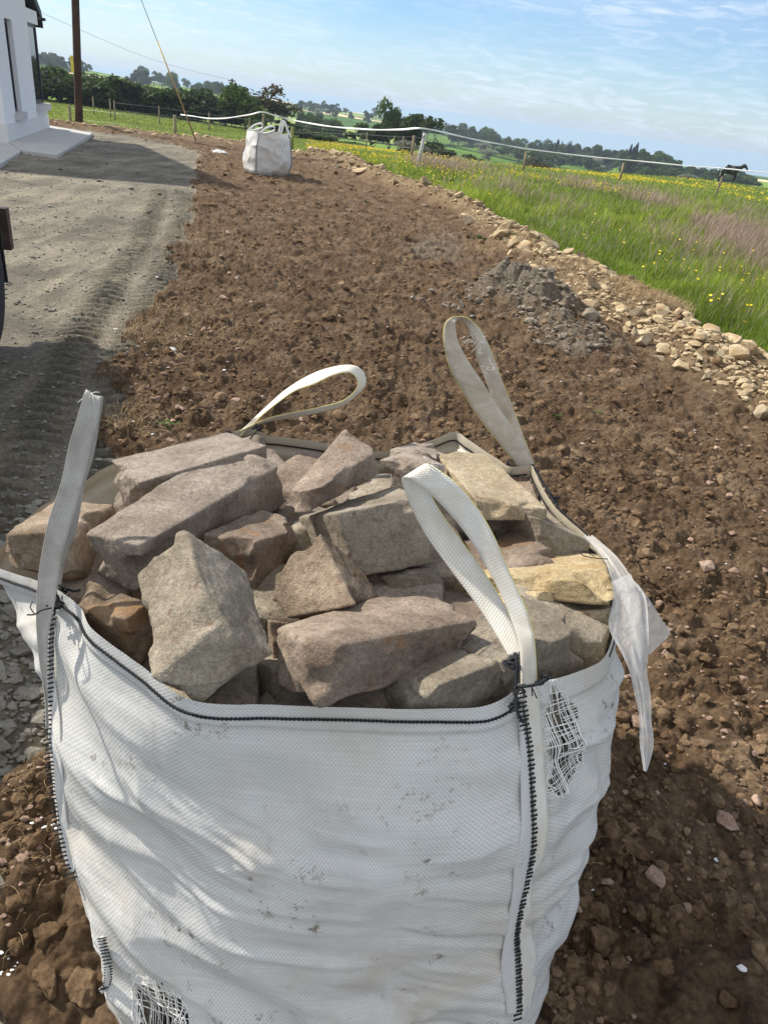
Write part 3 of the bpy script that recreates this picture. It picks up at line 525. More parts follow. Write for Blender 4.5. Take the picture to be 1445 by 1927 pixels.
def gcol(x, y, r, tuft, big, rg, n):
    a = np.array([.115, .195, .022]); bq = np.array([.35, .40, .06]); d = np.array([.38, .36, .15]); t = np.clip(.6*big+.7*rg.random(n)-.2, 0, 1)[:, None]
    c = a*(1-t)+bq*t; dry = ((rg.random(n) < .07)[:, None]); return np.where(dry, d, c)*(rg.uniform(.55, 1.25, n)*(.7+.6*noise2(x/.5, y/.5, 72)))[:, None]
gh = lambda x, y, r, tuft, big: (.10+.30*tuft**1.3*(.4+big)+.16*noise2(x/1.1, y/1.1, 73)**2)*np.clip(1.15-(r-12)/40, .45, 1)
gw = lambda r: .0011+.00032*r
V, F, cc = blades(420000, 5.0, 32, (-6, 46), gh, gw, gcol, 11)
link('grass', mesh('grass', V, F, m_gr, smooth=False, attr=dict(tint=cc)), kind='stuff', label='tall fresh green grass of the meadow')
V, F, cc = blades(120000, 24, 74, (-32, 40), lambda x, y, r, t, bg_: np.where(np.degrees(np.arctan2(x, y)) < 2, .05, .14)+.06*t, lambda r: .0012*r*.5, lambda x, y, r, t, bg_, rg, n: gcol(x, y, r, 0*t+.5, bg_, rg, n)*.6+np.array([.08, .10, .03]), 12)
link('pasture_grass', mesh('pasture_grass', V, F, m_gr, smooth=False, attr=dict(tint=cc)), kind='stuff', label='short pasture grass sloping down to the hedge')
V, F, cc = blades(150000, 9, 36, (-4, 46), lambda x, y, r, t, bg_: .42+.16*t, lambda r: .0010+.00028*r, lambda x, y, r, t, bg_, rg, n: np.array([.47, .32, .275])*rg.uniform(.6, 1.25, n)[:, None]+np.array([.02, .03, 0]), 13,
    keep=lambda x, y, r, rg: (noise2(x/1.6, y/3.2, 81)+.35*noise2(x/.4, y/.4, 82) > np.interp(np.degrees(np.arctan2(x, y)), [8, 20], [.78, .58])+.25*rg.random(len(x))) & (rg.random(len(x)) < np.exp(-((r-np.interp(np.degrees(np.arctan2(x, y)), [0, 10, 25, 35], [25, 22, 17, 14.5]))/4.5)**2)*.9), heads=True, curve=.35)
V3_, F3_, c3_ = blades(16000, 7, 34, (-4, 46), lambda x, y, r, t, bg_: .34+.22*t, lambda r: .0009+.00026*r, lambda x, y, r, t, bg_, rg, n: np.array([.42, .34, .24])*rg.uniform(.6, 1.3, n)[:, None], 14, keep=lambda x, y, r, rg: noise2(x/.7, y/.7, 85) > .4+.5*rg.random(len(x)), heads=True, curve=.35)
n0_ = len(V); V = np.vstack([V, V3_]); F = np.vstack([F, F3_+n0_]); cc = np.vstack([cc, c3_])
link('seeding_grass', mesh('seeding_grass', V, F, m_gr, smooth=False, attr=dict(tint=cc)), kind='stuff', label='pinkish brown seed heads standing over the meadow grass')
# buttercups: individuals near, a drift of them far off
M_butter = plain('buttercup_petal', (.90, .68, .015), .4, .08); M_stem = plain('flower_stem', (.08, .17, .02), .7)
def petals(n=5, R=.013):
    Vs, Fs = [], []
    for i in range(n):
        a = i*2*math.pi/n; c, s = math.cos(a), math.sin(a); P = [(0, 0, 0), (.6*R, -.45*R, .2*R), (1.0*R, 0, .55*R), (.6*R, .45*R, .2*R)]
        Vs += [(p[0]*c-p[1]*s, p[0]*s+p[1]*c, p[2]) for p in P]; Fs.append([4*i, 4*i+1, 4*i+2, 4*i+3])
    return np.array(Vs), np.array(Fs)
fm_ = mesh('petals', *(lambda V, F: (V, [F]))(*petals()), M_butter, smooth=False); Vt, Ft = tube([(0, 0, -.42), (.012, .0, -.2), (0, 0, 0)], .0012, 4); sm_ = mesh('stem', Vt, Ft, M_stem)
near = []; rg = np.random.default_rng(5)
spots = [(1190, 440), (1216, 446), (1222, 458), (1240, 470), (1270, 462), (1300, 460), (1248, 505), (1262, 486), (1290, 520), (1310, 512), (1334, 530), (1345, 580), (1338, 576), (1352, 572), (1372, 560), (1400, 560), (1412, 575), (1420, 562), (1398, 590), (1356, 640), (1388, 640), (1396, 636), (1418, 630), (1305, 575), (1340, 600), (1236, 490), (1150, 435), (1128, 478), (1060, 430), (1035, 440), (1140, 400), (1170, 468), (1280, 500), (1385, 468), (1378, 470), (1330, 432), (1343, 432), (1100, 452), (1405, 618), (1375, 612), (1430, 540), (1318, 560), (1265, 540), (1210, 500)]
spots += [(rg.uniform(1000, 1445), rg.uniform(400, 660)) for _ in range(190)]
cnt = 0
for px, q in spots:
    p = pz(px, q, .25)
    f, *_ = masks(np.array([p[0]]), np.array([p[1]]))
    if not f[0] or math.hypot(p[0], p[1]) < np.interp(math.degrees(math.atan2(p[0], p[1])), *T_FIELD)+.25: continue
    z = gz(p[0], p[1])+random.uniform(.22, .38); rt_ = link('buttercup', None, None, (p[0], p[1], z), label='yellow buttercup flowering in the meadow grass', category='flower', group='buttercups in the near meadow')
    link('blossom', fm_, rt_).scale = (1.55,)*3; link('stem', sm_, rt_); rt_.rotation_euler = (random.uniform(-.5, .3), random.uniform(-.4, .4), random.uniform(0, 6)); cnt += 1
n = 26000; a = np.radians(rg.uniform(-9, 44, n)); r = 15*(74/15)**rg.random(n); x, y = r*np.sin(a), r*np.cos(a); f, *_ = masks(x, y); k = f & (noise2(x/3.0, y/7.0, 83)+.45*noise2(x/.8, y/1.5, 84) > .74+.14*rg.random(n)) & (rg.random(n) < np.clip((r-16)/16, .04, 1)); x, y, r = x[k], y[k], r[k]
Vp, Fp = petals(4, 1.0); S = np.stack([.010+.0006*r]*3, 1)
scatter_mesh('buttercup_drifts', [(Vp, Fp)], np.stack([x, y, H(x, y)+np.clip(.42-r*.004, .15, .4)*rg.uniform(.7, 1.1, len(x))], 1), S, M_butter, seed=8, kind='stuff', label='drifts of yellow buttercups across the far meadow')
M_weed = leaf_mat('weed_leaf', (.05, .11, .015), (.11, .19, .03), .3)
def leaf_tuft(n, L, seed):
    rg = np.random.default_rng(seed); Vs, Fs = [], []
    for i in range(n):
        a = rg.uniform(0, 6.28); l = L*rg.uniform(.5, 1.2); up = rg.uniform(.2, 1.2); w = l*.16; d = np.array([math.cos(a), math.sin(a), up]); d /= np.linalg.norm(d); s = np.array([-math.sin(a), math.cos(a), 0]); o = np.array([rg.normal(0, L*.3), rg.normal(0, L*.3), 0])
        P = [o, o+d*l*.5-s*w, o+d*l-np.array([0, 0, l*.15]), o+d*l*.5+s*w]; Vs += P; Fs.append([4*i, 4*i+1, 4*i+2, 4*i+3])
    return np.array(Vs), [np.array(Fs)]
tm = mesh('weed', *leaf_tuft(26, .06, 1), M_weed, smooth=False)
for px, q, s, l in ((318, 808, .9, 'small green weed beside the driveway edge'), (1125, 778, .5, 'tiny green weed in the soil right of the tall strap'), (1045, 786, .7, 'low green weed close to the tall strap'), (905, 452, 2.0, 'grassy green tuft on the bank crest'), (968, 472, 1.9, 'green tuft on the bank by the turf clumps'), (690, 380, 1.2, 'sparse green tuft far out in the soil'), (120, 214, 9, 'bright green broad-leaved plant by the house corner'), (1130, 470, 3.0, 'leafy dark weed at the bank edge'), (1080, 430, 3.5, 'thistle-like green plant in the meadow edge'), (1020, 420, 3.5, 'bushy green weed in front of the bank')):
    p = pz(px, q); o = link('weed', tm, None, (p[0], p[1], gz(p[0], p[1])), label=l, category='weed'); o.scale = (s,)*3
# ------------------------------------------------------------------ the bulk bag
def proj(V):
    v = np.atleast_2d(V)-CAM; k = v@_fw; return np.stack([722.5+F_PX*(v@_R)/k, 963.5-F_PX*(v@_U)/k], 1), np.linalg.norm(v, axis=1)
def inpoly(P, poly):
    x, y = P[:, 0], P[:, 1]; ins = np.zeros(len(P), bool); n = len(poly)
    for i in range(n):
        (x1, y1), (x2, y2) = poly[i], poly[(i+1) % n]; c = ((y1 > y) != (y2 > y)) & (x < (x2-x1)*(y-y1)/(y2-y1+1e-9)+x1); ins ^= c
    return ins
RIM = [[(122, 1113, .905), (160, 1143, .90), (186, 1185, .893), (279, 1250, .878), (345, 1300, .865), (408, 1316, .86), (500, 1316, .858), (588, 1319, .858), (733, 1323, .858), (840, 1322, .86), (899, 1319, .865), (943, 1304, .875), (972, 1283, .89)],
       [(972, 1283, .89), (992, 1282, .89), (1037, 1273, .88), (1093, 1251, .87), (1122, 1230, .865), (1142, 1180, .865), (1148, 1130, .865), (1144, 1080, .868), (1130, 1045, .87), (1089, 1005, .875), (1052, 972, .882), (1029, 945, .89), (1008, 905, .905), (998, 877, .92)],
       [(998, 877, .92), (957, 880, .905), (929, 864, .90), (905, 848, .90), (876, 828, .90), (853, 815, .90), (808, 832, .885), (740, 850, .87), (660, 850, .862), (610, 836, .862), (537, 825, .87), (505, 821, .88), (480, 808, .895), (450, 811, .905)],
       [(450, 811, .905), (350, 835, .885), (260, 866, .875), (209, 883, .87), (155, 921, .865), (90, 960, .85), (40, 1010, .842), (14, 1058, .842), (40, 1076, .86), (72, 1087, .88), (100, 1100, .895), (122, 1113, .905)]]
RIM = [np.array([pz(*p) for p in s]) for s in RIM]
NS = (230, 210, 120, 130)
RIMS = [spline(s, n+1) for s, n in zip(RIM, NS)]
FLc = np.array([RIM[0][0]]+[py_(*p) for p in ((100, 1200, 1.02), (96, 1300, .975), (100, 1400, .93), (116, 1520, .88), (146, 1655, .82), (186, 1760, .775), (207, 1850, .74), (228, 1927, .72))]); FLc = np.vstack([FLc, FLc[-1]+[.02, .03, -.1]])
FRc = np.array([RIM[1][0]]+[py_(*p) for p in ((986, 1350, .945), (994, 1420, .925), (1000, 1500, .90), (1000, 1600, .86), (980, 1700, .83), (968, 1770, .81), (972, 1850, .785), (973, 1927, .76))]); FRc = np.vstack([FRc, FRc[-1]+[.01, .03, -.14]])
BRc = np.array([RIM[2][0], (.46, 1.87, .6), (.47, 1.83, .25), (.44, 1.76, -.02)]); BLc = np.array([RIM[3][0], (-.52, 1.84, .6), (-.53, 1.80, .25), (-.50, 1.76, -.02)])
def corner(c, z):
    o = np.argsort(c[:, 2]); return np.stack([np.interp(z, c[o, 2], c[o, 0]), np.interp(z, c[o, 2], c[o, 1])], -1)
CN = [FLc, FRc, BRc, BLc, FLc]
tv = np.concatenate([[0, .0015, .012, .024, .036, .043, .0465], np.linspace(.052, .93, 175)])       # metres below the rim
BUL = [([0, .2, .45, .7, 1], [.15, .125, .10, .075, .045]), ([0, .2, .4, .6, .8, 1], [.17, .165, .175, .185, .165, .13]), ([0, .3, .6, 1], [.05, .10, .10, .04]), ([0, .2, .4, .7, 1], [.12, .09, .06, .05, .03])]
def bodygrid():
    cols, uvs, u0 = [], [], 0
    for k in range(4):
        R = RIMS[k][:-1]; n = len(R); s = np.linspace(0, 1, n, endpoint=False); c0, c1 = CN[k], CN[k+1]
        seg = np.linalg.norm(np.diff(RIMS[k], axis=0), axis=1); us = u0+np.concatenate([[0], np.cumsum(seg)[:-1]]); u0 += seg.sum()
        dep = np.minimum(tv[None]/(R[:, 2:3]+.06), 1); z = R[:, 2:3]-tv[None]*(R[:, 2:3]+.05)/.93; t = 1-np.clip(z/R[:, 2:3], 0, 1)
        a = corner(c0, z); b = corner(c1, z); ch = a*(1-s[:, None, None])+b*s[:, None, None]
        dirn = (c1[0]-c0[0])[:2]; dirn = dirn/np.linalg.norm(dirn); out = np.array([dirn[1], -dirn[0]])
        bul = np.interp(t, *BUL[k])*np.sin(math.pi*s)[:, None]**.75; flat = ch+out*bul[..., None]
        chord0 = c0[0][:2]*(1-s[:, None])+c1[0][:2]*s[:, None]; D = (R[:, :2]-chord0)[:, None]; fade = sst(0, .34, t)[..., None]
        top = ch+D; xy = top*(1-fade)+flat*fade
        cols.append(np.concatenate([xy, z[..., None]], -1)); uvs.append(np.stack([np.repeat(us[:, None], len(tv), 1), tv[None]+0*us[:, None]], -1))
    return np.concatenate(cols), np.concatenate(uvs)
G, UV = bodygrid(); nu, nv = G.shape[:2]
def gnorm(G):
    du = np.roll(G, -1, 0)-np.roll(G, 1, 0); dv = np.gradient(G, axis=1); n = np.cross(dv, du); return n/(np.linalg.norm(n, axis=2)[..., None]+1e-9)
Nn = gnorm(G); side = np.repeat([0, 1, 2, 3], NS); sloc = np.concatenate([np.linspace(0, 1, n, endpoint=False) for n in NS])
u, v = UV[..., 0], UV[..., 1]; S_ = sloc[:, None]+0*v; sd_ = side[:, None]+0*v
w = np.where(sd_ == 0, v-.30*(1-S_)**2*-1-.05*S_**3, v)       # folds hang from the front left corner
w = np.where(sd_ == 0, v+.34*(1-(1-S_)**2.2)*-1*.55+.08*S_**4*-1, np.where(sd_ == 1, v-.30*S_+.1, v))
def ridge(a, b, sa, sb, seed): q = fbm2(a/sa, b/sb, 1., 2, seed); return 1-np.abs(q)*5
amp = sst(.25, .75, noise2(u/.28+3, v/.22, 401)); dsp = .025*np.clip(ridge(u+.4*w, w, .85, .16, 402), -1, 1)*amp+.012*np.clip(ridge(u, w+.2*u, .55, .075, 403), -1, 1)*sst(.35, .7, noise2(u/.2, v/.15, 404))+.034*fbm2(u, w, .24, 2, 405)*1.4+.0035*np.clip(ridge(u, w-.1*u, .2, .027, 407), -1, 1)*sst(.45, .75, noise2(u/.16, v/.12, 409))
# corners of the stones pressing from inside
kn = np.zeros_like(dsp); rg = np.random.default_rng(12)
for i in range(60):
    cu, cv, rr_, hh = rg.uniform(0, u.max()), rg.uniform(.12, .8), rg.uniform(.035, .085), rg.uniform(.006, .019); q = np.abs(u-cu)*rg.uniform(.5, 1.2)+np.abs(v-cv+(u-cu)*rg.uniform(-.6, .6)); kn = np.maximum(kn, hh*np.clip(1-q/rr_/1.6, 0, 1)**1.3)
fadev = sst(.045, .12, v); cf = np.clip(np.minimum(S_, 1-S_)/.035, .25, 1); hem = np.where(v < .045, .0050, 0.)
for a_ in (.0455,): hem = hem
dtot = (dsp+kn*1.1)*fadev*cf+hem+.003*fbm2(u, v, .09, 3, 410)*(v < .06)+.0012*fbm2(u, v, .022, 2, 411)
G = G+Nn*dtot[..., None]
Nn = gnorm(G); V = G.reshape(-1, 3); V_body = V.copy(); N_body = Nn.reshape(-1, 3).copy(); Rim_z = G[:, 0, 2].copy(); Fb = grid_faces(nu, nv, closed=True)[:, ::-1]
PX, RG = proj(V); fc = PX[Fb].mean(1)
HOLE = [(1026, 1306), (1052, 1298), (1076, 1335), (1094, 1385), (1090, 1425), (1066, 1485), (1036, 1498), (1030, 1400)]
TEAR = [(255, 1845), (300, 1856), (342, 1880), (352, 1915), (335, 1960), (266, 1960)]
fvis = (RG[Fb].mean(1) < np.where(fc[:, 1] > 1700, 2.3, 1.62)) & (V[Fb][:, :, 1].mean(1) < 1.3)
jit = np.stack([fbm2(fc[:, 0], fc[:, 1], 22, 2, 5), fbm2(fc[:, 0], fc[:, 1], 22, 2, 6)], 1)*26
hole = (inpoly(fc+jit, HOLE) | inpoly(fc+jit, TEAR)) & fvis; Fb2 = Fb[~hole]
# woven polypropylene
def weave_mat(name, col, rough=.55, dirt=True, trans=.12):
    m, nt, b = NM(name); uv = N(nt, 'ShaderNodeUVMap').outputs[0]; sp = N(nt, 'ShaderNodeSeparateXYZ'); nt.links.new(uv, sp.inputs[0])
    def sn(o, per, ph=0):
        a = N(nt, 'ShaderNodeMath', operation='MULTIPLY'); a.inputs[1].default_value = 2*math.pi/per; nt.links.new(o, a.inputs[0]); s = N(nt, 'ShaderNodeMath', operation='SINE'); nt.links.new(a.outputs[0], s.inputs[0]); return s.outputs[0]
    a, c = sn(sp.outputs[0], .0075), sn(sp.outputs[1], .0075); pm = N(nt, 'ShaderNodeMath', operation='MULTIPLY'); nt.links.new(a, pm.inputs[0]); nt.links.new(c, pm.inputs[1])
    c1 = ramp(nt, tnoise(nt, 5, 5, .6, uv), [(.35, tuple(x*.90 for x in col)), (.65, col)])
    mp = N(nt, 'ShaderNodeMapping'); mp.inputs['Scale'].default_value = (6, 420, 1); nt.links.new(uv, mp.inputs[0]); c1 = mixc(nt, 1, c1, ramp(nt, tnoise(nt, 1, 3, .6, mp.outputs[0]), [(.35, (.90, .90, .90)), (.65, (1.06, 1.06, 1.06))]), 'MULTIPLY')
    mr = N(nt, 'ShaderNodeMapRange'); nt.links.new(pm.outputs[0], mr.inputs[0]); mr.inputs[1].default_value = -1; mr.inputs[3].default_value = .70; mr.inputs[4].default_value = 1.0
    cc = N(nt, 'ShaderNodeCombineColor'); [nt.links.new(mr.outputs[0], cc.inputs[i]) for i in range(3)]; c1 = mixc(nt, 1, c1, cc.outputs[0], 'MULTIPLY')
    if dirt:
        f1 = tnoise(nt, 2.8, 6, .7, uv, .8); yv = N(nt, 'ShaderNodeMapRange'); nt.links.new(sp.outputs[1], yv.inputs[0]); yv.inputs[1].default_value = .2; yv.inputs[2].default_value = .95; yv.inputs[3].default_value = .30; yv.inputs[4].default_value = .75
        mm = N(nt, 'ShaderNodeMath', operation='MULTIPLY'); nt.links.new(ramp(nt, f1, [(.47, (0, 0, 0)), (.64, (1, 1, 1))]), mm.inputs[0]); nt.links.new(yv.outputs[0], mm.inputs[1]); c1 = mixc(nt, mm.outputs[0], c1, (.50, .41, .29))
        f2 = tnoise(nt, 26, 6, .8, uv); m3 = N(nt, 'ShaderNodeMath', operation='MULTIPLY'); nt.links.new(ramp(nt, f2, [(.56, (0, 0, 0)), (.62, (1, 1, 1))]), m3.inputs[0]); nt.links.new(ramp(nt, tnoise(nt, 4.5, 3, .5, uv), [(.50, (0, 0, 0)), (.60, (1, 1, 1))]), m3.inputs[1]); c1 = mixc(nt, m3.outputs[0], c1, (.22, .185, .14))
    nt.links.new(c1, b.inputs['Base Color']); b.inputs['Roughness'].default_value = rough; b.inputs['Specular IOR Level'].default_value = .45
    p = bump(nt, b, pm.outputs[0], .22, .0006); bump(nt, b, tnoise(nt, 60, 5, .65, uv), .35, .004, p)
    if trans:
        tr = N(nt, 'ShaderNodeBsdfTranslucent'); nt.links.new(c1, tr.inputs['Color']); ms = N(nt, 'ShaderNodeMixShader'); ms.inputs[0].default_value = trans; nt.links.new(b.outputs[0], ms.inputs[1]); nt.links.new(tr.outputs[0], ms.inputs[2]); nt.links.new(ms.outputs[0], nt.nodes['Material Output'].inputs['Surface'])
    return m
M_bag = weave_mat('woven_white', (.79, .78, .745)); M_liner = weave_mat('liner_cream', (.66, .60, .47), .4, True, .2); M_flap = weave_mat('seam_fabric', (.78, .77, .74), .6, False)
def strap_mat(name, col, dirtc, amt):
    m, nt, b = NM(name); uv = N(nt, 'ShaderNodeUVMap').outputs[0]; sp = N(nt, 'ShaderNodeSeparateXYZ'); nt.links.new(uv, sp.inputs[0])
    mp = N(nt, 'ShaderNodeMapping'); mp.inputs['Scale'].default_value = (1, 1, 1); mp.inputs['Rotation'].default_value = (0, 0, .45); nt.links.new(uv, mp.inputs[0]); w1 = N(nt, 'ShaderNodeTexWave', wave_type='BANDS', bands_direction='Y'); w1.inputs['Scale'].default_value = 58; w1.inputs['Distortion'].default_value = .3; nt.links.new(mp.outputs[0], w1.inputs[0])
    w2 = N(nt, 'ShaderNodeTexWave', wave_type='BANDS', bands_direction='X'); w2.inputs['Scale'].default_value = 55; nt.links.new(uv, w2.inputs[0]); pm = N(nt, 'ShaderNodeMath', operation='MULTIPLY'); nt.links.new(w1.outputs['Fac'], pm.inputs[0]); nt.links.new(w2.outputs['Fac'], pm.inputs[1])
    c = mixc(nt, ramp(nt, tnoise(nt, 9, 5, .7, uv, .5), [(.42, (0, 0, 0)), (.66, (amt,)*3)]), col, dirtc); c = mixc(nt, ramp(nt, pm.outputs[0], [(.0, (.32, .32, .32)), (.45, (0, 0, 0))]), c, tuple(x*.6 for x in dirtc))
    nt.links.new(c, b.inputs['Base Color']); b.inputs['Roughness'].default_value = .7; bump(nt, b, pm.outputs[0], .5, .0009); return m
M_strap = strap_mat('webbing_clean', (.80, .78, .71), (.52, .43, .30), .5); M_strapd = strap_mat('webbing_dirty', (.60, .55, .46), (.30, .235, .165), .8); M_strapg = strap_mat('webbing_grey', (.50, .48, .44), (.28, .25, .21), .8)
M_black = plain('black_yarn', (.016, .018, .022), .75, .3, 200); M_yellow_t = plain('yellow_thread', (.70, .60, .10), .6); M_thread = plain('white_thread', (.80, .79, .75), .6, .1)
bag = Thing('bulk_bag', 'large open white woven bulk bag heaped with building stones', 'bulk bag', (-.08, 1.36, 0))
body = bag.part('fabric_body', V, Fb2, M_bag, uv=UV.reshape(-1, 2))
# inside face of the hem and the liner
inn = []
ti = np.array([0, .012, .025, .04, .047, .06, .09, .14, .2, .26, .32, .40]); cen = np.array([-.08, 1.36])
for j, t in enumerate(ti):
    k = int(np.argmin(np.abs(tv-t))); q = G[:, k].copy(); nn = Nn[:, k]; q = q-nn*(.0045+.0035*(t > .045)+.02*sst(.05, .3, t)); q[:, 2] += 0 if j else .0006; inn.append(q)
inn[0] = G[:, 0]*1.; I = np.stack(inn, 1); Iv = I.reshape(-1, 3); Iuv = np.stack([np.repeat(UV[:, :1, 0], len(ti), 1), np.repeat(ti[None], nu, 0)], -1).reshape(-1, 2); FI = grid_faces(nu, len(ti), closed=True)
fi_c, fi_r = proj(Iv[FI].mean(1)); FI = FI[~(inpoly(fi_c, HOLE) & (fi_r < 1.6))]
bag.part('liner', Iv, FI, M_liner, uv=Iuv)
def yarn(P, r=.0016, pitch=.014, k=5):
    P = np.asarray(P); seg = np.linalg.norm(np.diff(P, axis=0), axis=1); L = np.concatenate([[0], np.cumsum(seg)]); n = int(L[-1]/.0024)+4; q = np.stack([np.interp(np.linspace(0, L[-1], n), L, P[:, i]) for i in range(3)], 1); s = np.linspace(0, L[-1], n)
    T = np.gradient(q, axis=0); T /= np.linalg.norm(T, axis=1)[:, None]+1e-9; A = np.cross(T, [0, 0, 1.]); A /= np.linalg.norm(A, axis=1)[:, None]+1e-9; B = np.cross(T, A); out = []
    for ph in (0, math.pi): a = 2*math.pi*s/pitch+ph; out.append(tube(q+(A*np.cos(a)[:, None]+B*np.sin(a)[:, None])*r*.8, r*(1+.2*np.sin(a*2)), k))
    return join(out)
k31 = int(np.argmin(np.abs(tv-.036)))-1
outer = G[:, k31]+Nn[:, k31]*.0026+np.stack([0*G[:, 0, 0], 0*G[:, 0, 0], .003*np.sin(np.arange(nu)*.05)], 1); a0 = NS[0]; a1 = a0+NS[1]; a2 = a1+NS[2]
V1, F1 = yarn(outer[2:a0-2]); V2, F2 = yarn(outer[a2+60:-1]); V3, F3 = yarn(outer[a0+3:a0+12]); bag.part('hem_stitching', *join([(V1, F1), (V2, F2), (V3, F3)]), M_black)
inner = I[:, 2]-Nn[:, 2]*.0026; V1, F1 = yarn(inner[a0+26:a1-2]); V2, F2 = yarn(inner[a1+2:a2-3]); V3, F3 = yarn(outer[a0+95:a1-3]+np.array([0, 0, .02])); V4, F4 = yarn(inner[a0+60:a0+120]+np.array([.004, 0, .012])); bag.part('inner_stitching', *join([(V1, F1), (V2, F2), (V3, F3), (V4, F4)]), M_black)
def surf(px, q, near=None):
    d = (PX[:, 0]-px)**2+(PX[:, 1]-q)**2; k = np.where(d < 16**2)[0]
    if not len(k): k = [int(np.argmin(d))]
    r = RG[k]; r0 = r.min(); kk = np.asarray(k)[r < r0+.08]; return RG[kk[np.argmin(d[kk])]]
def ribbon(rows, n=90, th=.0022, across=6, uvl=None, curl=.0):
    """rows: (xl, yl, xr, yr, range_l, range_r) -> thick strip"""
    A = spline([pr(r[0], r[1], r[4]) for r in rows], n); B = spline([pr(r[2], r[3], r[5]) for r in rows], n); t = np.linspace(0, 1, across)
    M = A[:, None]*(1-t)[None, :, None]+B[:, None]*t[None, :, None]; L = np.concatenate([[0], np.cumsum(np.linalg.norm(np.diff((A+B)/2, axis=0), axis=1))])
    du = np.gradient(M, axis=0); dv = np.gradient(M, axis=1); nn = np.cross(du, dv); nn /= np.linalg.norm(nn, axis=2)[..., None]+1e-9
    M = M+nn*(curl*np.sin(math.pi*t)[None, :, None]+.0012*(fbm2(np.repeat(L[:, None], across, 1), t[None]*.05+0*L[:, None], .03, 2, 9))[..., None])
    top = M+nn*th/2; bot = M-nn*th/2; V = np.concatenate([top.reshape(-1, 3), bot.reshape(-1, 3)]); F = grid_faces(n, across); m = n*across; Fs = [F, F[:, ::-1]+m]
    i = np.arange(n-1); Fs.append(np.stack([i*across, i*across+m, (i+1)*across+m, (i+1)*across], 1)); Fs.append(np.stack([i*across+across-1, (i+1)*across+across-1, (i+1)*across+across-1+m, i*across+across-1+m], 1))
    j = np.arange(across-1); Fs.append(np.stack([j, j+1, j+1+m, j+m], 1)); Fs.append(np.stack([(n-1)*across+j, (n-1)*across+j+m, (n-1)*across+j+1+m, (n-1)*across+j+1], 1))
    uv = np.stack([np.repeat(t[None]*.05, n, 0), np.repeat(L[:, None], across, 1)], -1).reshape(-1, 2); return V, [np.concatenate(Fs)], np.vstack([uv, uv]), A, B
def strap(name, rows, mat, label=None, edge='B', n=110, curl=0.):
    V, F, uv, A, B = ribbon(rows, n, uvl=None, curl=curl); o = bag.part(name, V, F, mat, uv=uv, label=label)
    E = (B if edge == 'B' else A); V, F = tube(E, .0009, 5); bag.part('edge_thread', V, F, M_yellow_t if mat is not M_strapg else M_strapg, parent=o); return o
def rows(L): return [(a, b, c, d, e, e if len(t) == 0 else t[0]) for a, b, c, d, e, *t in L]
fr = [(977, 1218, 1006, 1214, 1.300), (961, 1165, 1001, 1183, 1.298), (945, 1125, 990, 1148, 1.294), (925, 1085, 975, 1113, 1.29), (893, 1029, 950, 1058, 1.283), (861, 985, 925, 1001, 1.276), (828, 948, 893, 950, 1.27), (794, 917, 853, 905, 1.262), (766, 899, 806, 874, 1.262),
      (757, 907, 797, 886, 1.285), (771, 949, 815, 940, 1.303), (800, 1005, 850, 995, 1.317), (845, 1069, 892, 1050, 1.327), (893, 1133, 935, 1115, 1.330), (925, 1181, 962, 1168, 1.328), (957, 1235, 985, 1228, 1.322)]
web = [(981, 1307, 1011, 1297), (991, 1360, 1018, 1360), (998, 1433, 1024, 1433), (1003, 1515, 1029, 1515), (1003, 1573, 1029, 1573), (1001, 1622, 1018, 1622), (991, 1650, 1001, 1648), (981, 1704, 998, 1704), (976, 1747, 1000, 1747), (978, 1800, 1010, 1800), (981, 1849, 1008, 1849), (981, 1898, 998, 1898), (980, 1940, 991, 1940)]
fr_all = [(a, b, c, d, min(surf(a, b), 9)-.016, surf(c, d)-.010) for a, b, c, d in web[::-1]]+rows(fr)
strap('lifting_strap', fr_all, M_strap, 'broad white front strap folded over and running down the corner seam', 'B', 230)
br = [(990, 905, 1016, 900, 2.12), (972, 874, 1003, 872, 2.105), (950, 848, 988, 845, 2.10), (925, 817, 967, 808, 2.09), (900, 785, 945, 777, 2.085), (865, 729, 913, 727, 2.07), (846, 692, 888, 690, 2.06), (838, 662, 871, 662, 2.055), (834, 635, 861, 640, 2.05), (836, 612, 857, 618, 2.05), (845, 600, 857, 606, 2.05), (856, 596, 863, 601, 2.06, 2.08),
      (877, 597, 868, 602, 2.08, 2.11), (895, 610, 882, 620, 2.10, 2.11), (908, 627, 891, 646, 2.11), (924, 660, 898, 678, 2.12), (941, 707, 914, 718, 2.12), (964, 765, 935, 775, 2.12), (985, 822, 957, 825, 2.12), (1005, 872, 984, 868, 2.12)]
strap('lifting_strap', rows(br), M_strapd, 'tall dirty back strap with frayed yellow threads', 'A', 150)
bl = [(446, 817, 451, 822, 2.09, 2.075), (470, 795, 478, 797, 2.08), (491, 775, 505, 772, 2.07, 2.03), (537, 734, 551, 738, 2.06, 2.02), (583, 706, 592, 722, 2.05, 2.01), (628, 690, 630, 705, 2.04, 2.01), (666, 688, 657, 701, 2.04, 2.02), (685, 702, 670, 711, 2.05, 2.03), (688, 722, 673, 726, 2.06, 2.04), (675, 740, 662, 742, 2.07, 2.05), (646, 762, 637, 757, 2.08, 2.05), (601, 776, 583, 770, 2.08, 2.04), (546, 787, 514, 784, 2.09, 2.05), (491, 797, 475, 800, 2.09, 2.06), (455, 818, 450, 812, 2.09, 2.07)]
strap('lifting_strap', rows(bl), M_strap, 'pale loop of strap lying to the right at the back left corner', 'B', 130)
fl = [(88, 1371, 93, 1372), (85, 1310, 91, 1322), (76, 1250, 90, 1256), (70, 1185, 92, 1195)]
